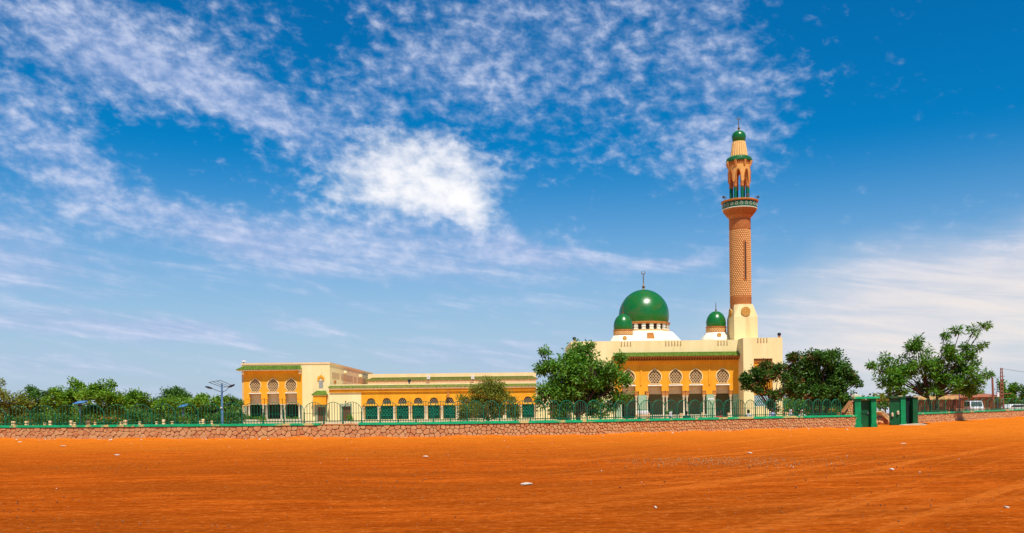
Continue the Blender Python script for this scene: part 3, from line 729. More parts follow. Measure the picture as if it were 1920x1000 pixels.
        if not big:
            MB().add([(cx + .27 * math.cos(a), fy - .2, zm + .05 + .27 * math.sin(a)) for a in np.linspace(0, 2 * math.pi, 16, endpoint=False)] + [(cx + .27 * math.cos(a), fy + .5, zm + .05 + .27 * math.sin(a)) for a in np.linspace(0, 2 * math.pi, 16, endpoint=False)],
                     [tuple(range(16))] + [(i + 16, (i + 1) % 16 + 16, (i + 1) % 16, i) for i in range(16)]).build('medallion', MEDAL, o)
        else:
            q = W(1219.5, 640, cy - 4.6); MB().add([(q.x - .62, fy - .6, zs - .3), (q.x + .62, fy - .6, zs - .3), (q.x + .42, fy - .3, zs + .95), (q.x - .42, fy - .3, zs + .95), (q.x - .62, fy + 1, zs - .3), (q.x + .62, fy + 1, zs - .3), (q.x + .42, fy + 1, zs + .95), (q.x - .42, fy + 1, zs + .95)],
                     [(0, 1, 2, 3), (1, 5, 6, 2), (4, 0, 3, 7), (3, 2, 6, 7)]).build('dormer', BROWN, o)
    dome(1207.3, 543.5, 606.5, 46.8, 132, 624.5, 641, 64, 508, 56, True)
    dome(1168.3, 589, 619, 17.7, 119.5, 630, 643, 26, 572, 36, False)
    dome(1342.6, 583.8, 613.3, 18.3, 119.5, 624.5, 637, 27, 567, 36, False)
    # roof floodlights
    for px, py, DD, zz, lb in ((1077, 638.5, D + .8, top, 'black round floodlight on the left corner of the mosque parapet'), (1461, 630.5, Dt + .5, ttop, 'black round floodlight on the right tower corner of the mosque')):
        q = W(px, py, DD); c = thing('parapet_floodlight', lb, 'floodlight', (q.x, DD, zz))
        MB().lathe(q.x, DD, [(.22, zz), (.12, zz + .28)], 4, a0=R(45)).build('stand', BROWN, c)
        MB().lathe(q.x, DD, [(.05, zz + .25), (.2, zz + .3), (.25, zz + .45), (.19, zz + .6), (.04, zz + .66)], 12).build('lamp_head', BLACK, c, True)
    return top
MTOP = mosque()

def minaret():
    DD = 117.4; s = F / DD; ax = W(1388.8, 565, DD).x; cy = DD
    Z = lambda py: W(1387, py, DD).z
    t = thing('minaret', 'tall round brick minaret with green balcony and small green onion dome', 'minaret', (ax, cy, MTOP - 1))
    # square foot with chamfered shoulders
    bx0, bx1 = W(1376.8, 620, 115.5).x, W(1420.7, 620, 115.5).x; by0, by1 = 115.5, 119.3
    zs, zt = W(1398, 594, 115.5).z, W(1398, 570, 115.5).z; z0 = MTOP - 1.2; i = .28; r = 1.42
    cxm = (bx0 + bx1) / 2; cym = (by0 + by1) / 2
    ch = .75
    lo = [(bx0, by0), (bx1, by0), (bx1, by1), (bx0, by1)]
    mid = [(bx0, by0), (bx0, by0), (bx1, by0), (bx1, by0), (bx1, by1), (bx1, by1), (bx0, by1), (bx0, by1)]
    hi = [(bx0 + i, by0 + ch + i), (bx0 + ch, by0 + i), (bx1 - ch, by0 + i), (bx1 - i, by0 + ch + i), (bx1 - i, by1 - ch), (bx1 - ch, by1 - i), (bx0 + ch, by1 - i), (bx0 + i, by1 - ch)]
    vs = [(a, b, z0) for a, b in lo] + [(a, b, zs) for a, b in lo] + [(a, b, zt) for a, b in hi]
    MB().add(vs, [(0, 1, 5, 4), (1, 2, 6, 5), (2, 3, 7, 6), (3, 0, 4, 7), (4, 5, 10, 9), (5, 11, 10), (5, 6, 12, 11), (6, 13, 12), (6, 7, 14, 13), (7, 15, 14), (7, 4, 8, 15), (4, 9, 8), tuple(range(8, 16))]).build('foot', CREAM, t)
    n = 20; mz = W(1397, 584, 115.5).z; rr = .6
    ang = np.linspace(0, 2 * math.pi, n, endpoint=False)
    MB().add([(cxm + rr * math.cos(a), by0 - .10, mz + rr * math.sin(a)) for a in ang] + [(cxm + rr * math.cos(a), by0 + .5, mz + rr * math.sin(a)) for a in ang],
             [tuple(range(n))] + [(k + n, (k + 1) % n + n, (k + 1) % n, k) for k in range(n)]).build('medallion', MEDAL, t)
    MB().add([(bx0 - .10, cym - rr * math.cos(a), mz + rr * math.sin(a)) for a in ang] + [(bx0 + .5, cym - rr * math.cos(a), mz + rr * math.sin(a)) for a in ang],
             [tuple(range(n))] + [(k + n, (k + 1) % n + n, (k + 1) % n, k) for k in range(n)]).build('medallion', MEDAL, t)
    R0 = 19.5 / s
    shaft = MB().lathe(ax, cy, [(R0, Z(572) - .3), (R0, Z(557)), (R0 * .985, Z(557) + .02), (R0 * .985, Z(432)), (R0, Z(431)), (R0, Z(413))], 48).build('shaft', BRICK, t, True)
    # raised pale bricks of the diaper work, joined
    b = MB(); rows = 36; k = 30; za, zb = Z(556), Z(433.5); dz = (zb - za) / rows
    sa0 = math.atan2(-1, .22)
    for j in range(rows):
        zc = za + dz * (j + .5)
        for m_ in range(k):
            a = 2 * math.pi * (m_ + .5 * (j % 2)) / k
            if Z(528) < zc < Z(455) and abs(((a - (2 * math.pi + R(-77))) + math.pi) % (2 * math.pi) - math.pi) < .17: continue
            ca, sa = math.cos(a), math.sin(a); w, h = .10, dz * .40; o = R0 * .985 - .02; e = R0 * .985 + .045
            def P(rr_, uu, vv): return (ax + rr_ * ca - uu * sa, cy + rr_ * sa + uu * ca, zc + vv)
            ring = [(-w, 0), (-w * .5, -h), (w * .5, -h), (w, 0), (w * .5, h), (-w * .5, h)]
            b.add([P(e, u * .85, v * .85) for u, v in ring] + [P(o, u, v) for u, v in ring], [(0, 1, 2, 3, 4, 5)] + [(q + 6, (q + 1) % 6 + 6, (q + 1) % 6, q) for q in range(6)])
    b.build('raised_bricks', PBRICK, shaft, kind='stuff')
    # brick courses at foot and neck
    b = MB()
    for pa, pb, nr in ((570, 558, 6), (431, 414, 8)):
        for j in range(nr):
            z1 = Z(pa) + (Z(pb) - Z(pa)) * j / nr; b.lathe(ax, cy, [(R0 - .02, z1), (R0 + .022, z1 + .02), (R0 + .022, z1 + (Z(pb) - Z(pa)) / nr * .72), (R0 - .02, z1 + (Z(pb) - Z(pa)) / nr * .8)], 36)
    b.build('brick_courses', BRICK, shaft, kind='stuff')
    # slit window
    a = R(-77); ca, sa = math.cos(a), math.sin(a)
    def slit(w, r0, r1, za, zb):
        vs = [(ax + rr_ * ca - u * sa, cy + rr_ * sa + u * ca, z_) for rr_ in (r1, r0) for (u, z_) in ((-w, za), (w, za), (w, zb), (-w, zb))]
        return MB().add(vs, [(0, 1, 2, 3), (4, 0, 3, 7), (1, 5, 6, 2), (3, 2, 6, 7), (0, 4, 5, 1)])
    sw = slit(.20, R0 - .1, R0 + .05, Z(528), Z(455)).build('slit_window', BRICK, shaft)
    slit(.09, R0 - .1, R0 + .065, Z(526.5), Z(457)).build('slit_opening', DARK, sw)
    # flare and balcony
    r1, r2 = 30.6 / s, 34.2 / s
    prof = [(R0, Z(413) - .05)]
    for i_ in range(9):
        u = i_ / 8; prof.append((R0 + (r1 - R0) * (u ** 1.5), Z(413) + (Z(396) - Z(413)) * u))
    fl = MB().lathe(ax, cy, prof + [(r1, Z(394.5))], 48).build('flared_neck', BRICK, t, True)
    b = MB()
    for j in range(5):
        u = .42 + .115 * j; rr_ = R0 + (r1 - R0) * u ** 1.5; zc = Z(413) + (Z(396) - Z(413)) * u
        for m_ in range(40):
            a = 2 * math.pi * (m_ + .5 * (j % 2)) / 40; ca, sa = math.cos(a), math.sin(a)
            b.add([(ax + (rr_ + e) * ca - w * sa, cy + (rr_ + e) * sa + w * ca, zc + h) for e, w, h in ((.06, -.09, -.04), (.06, .09, -.04), (.1, .09, .05), (.1, -.09, .05), (-.1, -.09, -.06), (-.1, .09, -.06), (-.1, .09, .06), (-.1, -.09, .06))],
                  [(0, 1, 2, 3), (4, 5, 1, 0), (3, 2, 6, 7), (4, 0, 3, 7), (1, 5, 6, 2)])
    b.build('corbel_bricks', BRICK, fl, kind='stuff')
    bal = MB().lathe(ax, cy, [(r1 * .98, Z(395)), (r1 * 1.03, Z(394.6)), (r1 * 1.03, Z(382)), (r1 * .98, Z(381.5))], 48).build('balcony', mat('dark green balcony tile', (.01, .10, .05), (.02, .15, .07), 6, .35), t)
    MB().lathe(ax, cy, [(r1, Z(381.8)), (r2, Z(380.6)), (r2, Z(378.6)), (r2 * .96, Z(378)), (.2, Z(378))], 48).build('balcony_rim', BROWN, bal)
    MB().lathe(ax, cy, [(r1, Z(394.9)), (r1 * 1.05, Z(394.2)), (r1 * 1.05, Z(393.2)), (r1, Z(392.8))], 48).build('balcony_band', WHITE, bal)
    b = MB(); k = 22; rr_ = r1 * 1.03
    for m_ in range(k):
        a0 = 2 * math.pi * m_ / k; zc = Z(387.6); pts = []
        for q in range(13):
            th = 2 * math.pi * q / 12; a = a0 + .19 * math.cos(th) / rr_; pts.append((ax + (rr_ + .02) * math.cos(a), cy + (rr_ + .02) * math.sin(a), zc + .19 * math.sin(th)))
        b.tube(pts, .036, 5, False)
        b.add([(ax + (rr_ + .03) * math.cos(a0 + u / rr_), cy + (rr_ + .03) * math.sin(a0 + u / rr_), zc + v) for u, v in ((-.06, 0), (0, -.06), (.06, 0), (0, .06))], [(0, 1, 2, 3)])
    b.build('balcony_rings', mat('pale green ring tile', (.48, .54, .36), (.4, .46, .3), 4, .5), bal, kind='stuff')
    # lantern: eight columns, arches, ring
    Rl = 16.2 / s; zf = Z(378) + .01
    for m_ in range(8):
        a = R(-90 + 3) + m_ * math.pi / 4; px_, py_ = ax + Rl * math.cos(a), cy + Rl * math.sin(a)
        c = MB().lathe(px_, py_, [(.24, zf), (.24, zf + .12), (.2, zf + .16), (.2, Z(354))], 12).build('lantern_column', mat('green column tile', (.005, .12, .05), (.01, .16, .07), 5, .35), t, True)
        MB().lathe(px_, py_, [(.2, Z(354)), (.24, Z(353)), (.24, Z(350)), (.2, Z(348)), (.27, Z(345)), (.2, Z(342)), (.24, Z(338))], 12).build('capital', BRICK, c, True)
    # arched drum above: pointed openings between piers
    b = MB(); k = 8; nz = 10
    za, zk, zb = Z(344), Z(323), Z(312); ro, ri = Rl + .27, Rl - .2
    steps = 96; lowz = []
    for q in range(steps + 1):
        a = q / steps * 8; u = abs((a % 1) - .5) * 2      # 0 = mid opening, 1 = column
        lowz.append(za if u > .64 else zk - (zk - za) * (u / .64) ** 3.2)
    vs = []
    for q in range(steps):
        a = R(-90 + 3) + 2 * math.pi * q / steps; ca, sa = math.cos(a), math.sin(a)
        vs += [(ax + ro * ca, cy + ro * sa, lowz[q]), (ax + ro * ca, cy + ro * sa, zb), (ax + ri * ca, cy + ri * sa, lowz[q]), (ax + ri * ca, cy + ri * sa, zb)]
    fs = []
    for q in range(steps):
        p, w = q * 4, ((q + 1) % steps) * 4; fs += [(p, w, w + 1, p + 1), (w + 2, p + 2, p + 3, w + 3), (p + 2, w + 2, w, p), (p + 1, w + 1, w + 3, p + 3)]
    b.add(vs, fs); ld = b.build('lantern_drum', mat('pale ochre brick', (.74, .40, .11), (.66, .33, .08), 3, .85, .1), t)
    # thin arch ribs
    b = MB()
    for m_ in range(8):
        pts = []
        for q in range(9):
            u = -1 + q / 4; a = R(-90 + 3) + (m_ + .5 + u * .33) * math.pi / 4; zz = zk + .12 - (zk - za) * abs(u) ** 3.2
            pts.append((ax + (ro + .03) * math.cos(a), cy + (ro + .03) * math.sin(a), zz))
        b.tube(pts, .05, 5)
    b.build('arch_ribs', BRICK, ld, kind='stuff')
    b = MB().lathe(ax, cy, [(ro, Z(312)), (ro + .03, Z(311)), (ro + .05, Z(304))], 32).build('lantern_cornice', BROWN, t)
    br = None
    for m_ in range(8):
        a = R(-90 + 14) + m_ * math.pi / 4; ca, sa = math.cos(a), math.sin(a); rr_ = ro + .02
        vs = [(ax + r_ * ca - w * sa, cy + r_ * sa + w * ca, z_) for (r_, z_) in ((rr_, Z(316)), (rr_ + .12, Z(314)), (rr_ + .35, Z(305)), (rr_, Z(304))) for w in (-.12, .12)]
        MB().add(vs, [(0, 1, 3, 2), (2, 3, 5, 4), (4, 5, 7, 6), (0, 2, 4, 6), (1, 7, 5, 3)]).build('bracket', mat('pale ochre brick', (0, 0, 0)), b)
    rg = 23 / s
    gr = MB().lathe(ax, cy, [(ro, Z(305.5)), (rg * .97, Z(305)), (rg, Z(301)), (rg * .92, Z(297.5)), (15 / s, Z(295))], 40).build('lantern_roof', mat('dark green tile', (.01, .12, .03), (.02, .17, .05), 6, .4, .2, 30), t, True)
    b = MB()
    for m_ in range(44):
        a = 2 * math.pi * m_ / 44; b.tube([(ax + rg * 1.0 * math.cos(a), cy + rg * 1.0 * math.sin(a), Z(303.5)), (ax + rg * .97 * math.cos(a), cy + rg * .97 * math.sin(a), Z(299)), (ax + 15.5 / s * math.cos(a), cy + 15.5 / s * math.sin(a), Z(295))], .07, 5)
    b.build('roof_ribs', MATS['dark green tile'], gr, kind='stuff')
    MB().lathe(ax, cy, [(15.6 / s, Z(297)), (11.6 / s, Z(267))], 80, lambda q: 1 + .055 * (1 if int(q / (2 * math.pi) * 40 + .01) % 2 else -1) * 1.0).build('fluted_cone', mat('pale fluted plaster', (.80, .52, .20), (.74, .46, .16), 3, .8), t)
    zb, zt = Z(267.5), Z(244.8); h = zt - zb; r = 13 / s
    pr = [(r * .80, zb - .05), (r * .82, zb + .06), (r * .93, zb + h * .2), (r, zb + h * .42), (r * .96, zb + h * .6), (r * .82, zb + h * .77), (r * .55, zb + h * .9), (r * .28, zb + h * .965), (r * .04, zt)]
    od = MB().lathe(ax, cy, pr, 32).build('onion_dome', DOME, t, True)
    finial(od, ax, cy, zt - .05, Z(218.5), .085, .21)
    # loudspeakers on the balcony
    for px, py, rot, lb in ((1355.5, 383, 200, 'grey horn loudspeaker at the left rim of the minaret balcony'), (1377, 375.5, 285, 'dark horn loudspeaker in front of the lantern columns on the minaret balcony'), (1419.5, 379, -20, 'small horn loudspeaker at the right rim of the minaret balcony')):
        a = R(rot); rr_ = r2 * .93 if px != 1377 else r2 * .8
        p = Vector((ax + rr_ * math.cos(a), cy + rr_ * math.sin(a), Z(378)))
        c = thing('horn_loudspeaker', lb, 'loudspeaker', p)
        MB().tube([p, p + Vector((0, 0, .35))], .04, 6).build('stand', BLACK, c)
        d = Vector((math.cos(a), math.sin(a), -.15)); q = p + Vector((0, 0, .42))
        MB().tube([q - d * .22, q - d * .05, q + d * .12, q + d * .26], [.06, .05, .11, .22], 14).build('horn', STEEL, c, True)
minaret()

# ------------------------------------------------------------------ perimeter wall
class Path:
    def __init__(s, knots):                     # knots: picture column -> distance of the wall
        pts = []
        px = knots[0][0]
        while px <= knots[-1][0] + .1:
            D = np.interp(px, [k[0] for k in knots], [k[1] for k in knots]); pts.append((px, D)); px += 10
        D = np.array([p[1] for p in pts]); D = np.convolve(np.pad(D, 6, mode='reflect', reflect_type='odd'), np.ones(13) / 13, 'valid')
        s.px = [p[0] for p in pts]; s.p = []
        for (px, _), d in zip(pts, D):
            # ground level stays at 0, so read the column at the foot of the wall
            u = (px - 960) / F * d; s.p.append(Vector((u / CR - EYE * math.tan(ROLL) * 0, d, 0)))
        s.s = [0.0]
        for a, b in zip(s.p, s.p[1:]): s.s.append(s.s[-1] + (b - a).length)
        s.len = s.s[-1]
    def at(s, q):
        q = min(max(q, 0), s.len); i = min(int(np.searchsorted(s.s, q, side='right')) - 1, len(s.p) - 2); i = max(i, 0)
        t = (q - s.s[i]) / (s.s[i + 1] - s.s[i]); p = s.p[i].lerp(s.p[i + 1], t); d = (s.p[i + 1] - s.p[i]).normalized()
        return p, d, Vector((d.y, -d.x, 0))      # point, along, outward (towards the camera)
    def spx(s, px): return float(np.interp(px, s.px, s.s))
    def pxs(s, q): return float(np.interp(q, s.s, s.px))
def voronoi_wall(path, s0, s1, h, cw, ch):
    """rubble stones as inset voronoi cells in (along, height)"""
    seeds = []; q = s0
    while q < s1:
        w = cw(q); nrow = max(2, round(h / (ch(q))))
        off = random.uniform(-.5, .5)
        for r in range(nrow):
            seeds.append((q + w * (.5 + random.uniform(-.44, .44)) + (w * .5 if r % 2 else 0), h * (r + .5 + random.uniform(-.36, .36)) / nrow))
        q += w
    out = []
    seeds.sort(); xs = [a[0] for a in seeds]
    import bisect
    for i, (a, b) in enumerate(seeds):
        w = cw(a) * 2.6; lo, hi = bisect.bisect(xs, a - w), bisect.bisect(xs, a + w)
        poly = [(a - w, 0.0), (a + w, 0.0), (a + w, h), (a - w, h)]
        poly = [(max(s0, min(s1, x)), z) for x, z in poly]
        for j in range(lo, hi):
            if j == i: continue
            c, d = seeds[j]; nx, nz = c - a, d - b; k = (nx * (a + c) + nz * (b + d)) / 2; new = []
            for m_ in range(len(poly)):
                P, Q = poly[m_], poly[(m_ + 1) % len(poly)]; fp = nx * P[0] + nz * P[1] - k; fq = nx * Q[0] + nz * Q[1] - k
                if fp <= 0: new.append(P)
                if (fp < 0) != (fq < 0) and fp != fq: t = fp / (fp - fq); new.append((P[0] + (Q[0] - P[0]) * t, P[1] + (Q[1] - P[1]) * t))
            poly = new
            if len(poly) < 3: break
        if len(poly) >= 3: out.append(poly)
    return out
def stone_mesh(mb, path, poly, gap, proud, h0=0.0):
    cx = sum(p[0] for p in poly) / len(poly); cz = sum(p[1] for p in poly) / len(poly)
    mw = max(max(p[0] for p in poly) - min(p[0] for p in poly), .01); mh = max(max(p[1] for p in poly) - min(p[1] for p in poly), .01)
    def ring(d):
        fx, fz = max(.3, 1 - 2 * d / mw), max(.3, 1 - 2 * d / mh); return [(cx + (x - cx) * fx, cz + (z - cz) * fz) for x, z in poly]
    n = len(poly)
    # cut the corners
    def cut(r):
        o = []
        for i in range(len(r)):
            a, b = r[i], r[(i + 1) % len(r)]
            if math.hypot(b[0] - a[0], b[1] - a[1]) < .05: o.append(((a[0] + b[0]) / 2, (a[1] + b[1]) / 2)); continue
            o += [(a[0] * .82 + b[0] * .18, a[1] * .82 + b[1] * .18), (a[0] * .18 + b[0] * .82, a[1] * .18 + b[1] * .82)]
        return o
    poly_c = cut(poly)
    def ringc(d):
        fx, fz = max(.3, 1 - 2 * d / mw), max(.3, 1 - 2 * d / mh); return [(cx + (x - cx) * fx, cz + (z - cz) * fz) for x, z in poly_c]
    n = len(poly_c); vs = []
    tilt = (random.uniform(-.05, .05), random.uniform(-.05, .05))
    for d, e in ((gap, -.06), (gap, proud * .45), (gap + .022, proud)):
        for x, z in ringc(d):
            p, _, nn = path.at(x); ee = e + ((x - cx) * tilt[0] + (z - cz) * tilt[1] if e > 0 else 0)
            q = p + nn * ee; vs.append((q.x, q.y, z + h0))
    mb.add(vs, [tuple(range(2 * n, 3 * n))] + [(a * n + i, a * n + (i + 1) % n, (a + 1) * n + (i + 1) % n, (a + 1) * n + i) for a in (0, 1) for i in range(n)])
def ribbon(mb, path, s0, s1, e0, e1, z0, z1, step=.6, wob=0.0):
    n = max(1, int((s1 - s0) / step)); vs = []
    for i in range(n + 1):
        p, _, nn = path.at(s0 + (s1 - s0) * i / n); w = [random.uniform(-wob, wob) for _ in range(4)]
        for k, (e, z) in enumerate(((e0, z0), (e0, z1), (e1, z1), (e1, z0))): q = p + nn * (e + w[k]); vs.append((q.x, q.y, z + w[(k + 1) % 4]))
    fs = []
    for i in range(n):
        for a, b in ((0, 1), (1, 2), (2, 3), (3, 0)): fs.append((i * 4 + a, i * 4 + b, (i + 1) * 4 + b, (i + 1) * 4 + a))
    fs += [(3, 2, 1, 0), (n * 4, n * 4 + 1, n * 4 + 2, n * 4 + 3)]
    mb.add(vs, fs)
WP = Path([(-260, 61), (0, 57.6), (400, 53.4), (800, 52.2), (1100, 52.8), (1300, 57.3), (1500, 61.0), (1610, 63.8)])
WR = Path([(1718, 71.5), (1760, 76), (1830, 84), (1900, 95), (2000, 112), (2150, 140)])
CH = .80
def boundary(path, name, label, s0, s1, cw, ch, bare, n_single):
    p0 = path.at((s0 + s1) / 2)[0]; t = thing(name, label, 'wall', p0)
    m_ = MB(); ribbon(m_, path, s0, s1, -.34, 0.0, -.1, CH - .01); m_.build('mortar_core', MORTAR, t)
    polys = voronoi_wall(path, s0, s1, CH - .02, cw, ch)
    polys.sort(key=lambda p: -max(q[0] for q in p) if False else p[0][0])
    vis = [p for p in polys if -6 < path.pxs(p[0][0]) < 1930]; rest = [p for p in polys if not (-6 < path.pxs(p[0][0]) < 1930)]
    area = lambda p: (max(q[0] for q in p) - min(q[0] for q in p)) * (max(q[1] for q in p) - min(q[1] for q in p))
    vis.sort(key=area, reverse=True)
    for p in vis[:n_single]:
        b = MB(); stone_mesh(b, path, p, .012, random.uniform(.03, .075)); b.build('stone', STONE, t)
    b = MB()
    for p in vis[n_single:] + rest: stone_mesh(b, path, p, .012, random.uniform(.03, .07))
    if b.v: b.build('small_stones', STONE, t, kind='stuff')
    q = s0
    while q < s1 - .2:
        L_ = random.uniform(2.2, 3.4); e = min(q + L_, s1); 
        if s1 - e < .8: e = s1
        px = path.pxs((q + e) / 2); br = bare[0] < px < bare[1]
        z1 = CH + (.13 if not br else .07) + random.uniform(-.012, .012)
        c = MB(); ribbon(c, path, q, e - .006, -.42, .10 if not br else .05, CH - .008, z1, .3, .006 if not br else .03)
        o = c.build('coping', COPEB if br else COPE, t); q = e
    return t
lerpw = lambda px: float(np.interp(px, [0, 500, 900, 1150, 1400, 1610], [.40, .38, .28, .23, .18, .16]))
boundary(WP, 'stone_boundary_wall', 'long low wall of orange rubble stone with worn green coping, left of the gate', 0, WP.len,
         lambda q: lerpw(WP.pxs(q)), lambda q: max(.20, lerpw(WP.pxs(q)) * .78), (572, 690), 300)
boundary(WR, 'stone_boundary_wall', 'rubble stone wall with green coping running back on the right of the gate', 0, WR.len,
         lambda q: .26 if WR.pxs(q) < 1900 else .5, lambda q: .2, (-1, -1), 0)

def sand_drift(path, s0, s1):                         # earth blown against the foot of the wall
    n = int((s1 - s0) / .25); vs = []
    for i in range(n + 1):
        q = s0 + (s1 - s0) * i / n; p, _, nn = path.at(q); a = math.sin(q * .9) * math.sin(q * .31 + 1) + .5 * math.sin(q * 2.7); h = .07 + .05 * a; w = .75 + .35 * math.sin(q * .53 + 2) + .15 * a
        for e, z in ((-.05, h + .01), (.12, h), (.12 + w * .4, h * .45), (.12 + w, -.05)): c = p + nn * e; vs.append((c.x, c.y, z + random.uniform(-.008, .008)))
    fs = [(i * 4 + k, i * 4 + k + 1, i * 4 + k + 5, i * 4 + k + 4) for i in range(n) for k in range(3)]
    o = MB().add(vs, fs).build('sand_drift', EARTH, None, True); o['kind'] = 'structure'
sand_drift(WP, 0, WP.len - 1); sand_drift(WR, 1.5, WR.len)
def fence(path, name, label, s0, s1, spacing, nb_max, bars_n):
    p0 = path.at((s0 + s1) / 2)[0] + Vector((0, 0, CH)); t = thing(name, label, 'fence', p0)
    px = path.pxs(s0) if spacing is None else None
    q = s0; posts = []
    while q < s1:
        posts.append(q); px = path.pxs(q); q = path.spx(px + spacing(px))
        if q <= posts[-1] + .05: q = posts[-1] + .9
    e = -.17; zr = CH + .24; nb = 0; extra = MB(); proto = None
    def pt(s_, z_, o=0.0): p, _, nn = path.at(s_); w = p + nn * (e + o); return Vector((w.x, w.y, z_))
    pm = None
    for i, a in enumerate(posts):
        zsp = 1.58 + random.uniform(-.02, .02)
        if pm is None:
            c = pt(a, 0); pm = MB().box(c.x - .035, c.x + .035, c.y - .035, c.y + .035, CH + .02, 1.60).box(c.x - .06, c.x + .06, c.y - .06, c.y + .06, CH + .10, CH + .17).build('post', IRON, t); pm['cx'] = c.x; pm['cy'] = c.y
        else:
            c = pt(a, 0); share(pm, t, (c.x - pm['cx'], c.y - pm['cy'], 0))
        if i == len(posts) - 1: break
        b = posts[i + 1]; mid = (a + b) / 2; hw = (b - a) / 2; zt = float(np.interp(path.pxs(mid), [0, 700, 1500, 2000], [2.20, 2.16, 2.04, 2.1]))
        pts = [pt(mid - hw * math.cos(th), zsp + (zt - zsp) * math.sin(th), .01) for th in np.linspace(0, math.pi, 13)]
        MB().tube(pts, float(np.interp(path.pxs(mid), [0, 800, 1200], [.015, .018, .024])), 5).build('arch', IRONL, t)
        r = MB(); r.tube([pt(a, zr), pt(b, zr)], .026, 4); r.build('rail', IRON, t)
        if random.random() < .8: r = MB(); r.tube([pt(a, 1.5), pt(b, 1.5)], .011, 4); r.build('mid_rail', IRON, t)
        k = bars_n(path.pxs(mid))
        for j in range(1, k + 1):
            s_ = a + (b - a) * j / (k + 1); zz = zsp + (zt - zsp) * math.sqrt(max(0, 1 - ((s_ - mid) / hw) ** 2))
            jj = random.uniform(-.012, .012); lp, hp = pt(s_, CH + .13), pt(s_ + jj, zz)
            if -20 < path.pxs(s_) < 1930 and nb < nb_max:
                MB().tube([lp, hp], .019, 4).build('bar', IRON, t); nb += 1
            else: extra.tube([lp, hp], .017, 4)
    if extra.v: extra.build('bars', IRON, t, kind='stuff')
sp1 = lambda px: float(np.interp(px, [0, 300, 600, 800, 1100, 1300, 1450, 1600], [47, 44, 36, 32.6, 25.6, 22, 18, 17]))
fence(WP, 'iron_fence', 'green iron fence of arched bays on the long stone wall left of the gate', WP.spx(-228.6), WP.spx(1582), sp1, 300, lambda px: 6 if px < 900 else (5 if px < 1350 else 4))
fence(WR, 'iron_fence', 'green arched iron fence on the wall right of the gate', WR.spx(1724), WR.len - .5, lambda px: 13.0 if px < 1930 else 10, 300, lambda px: 3)

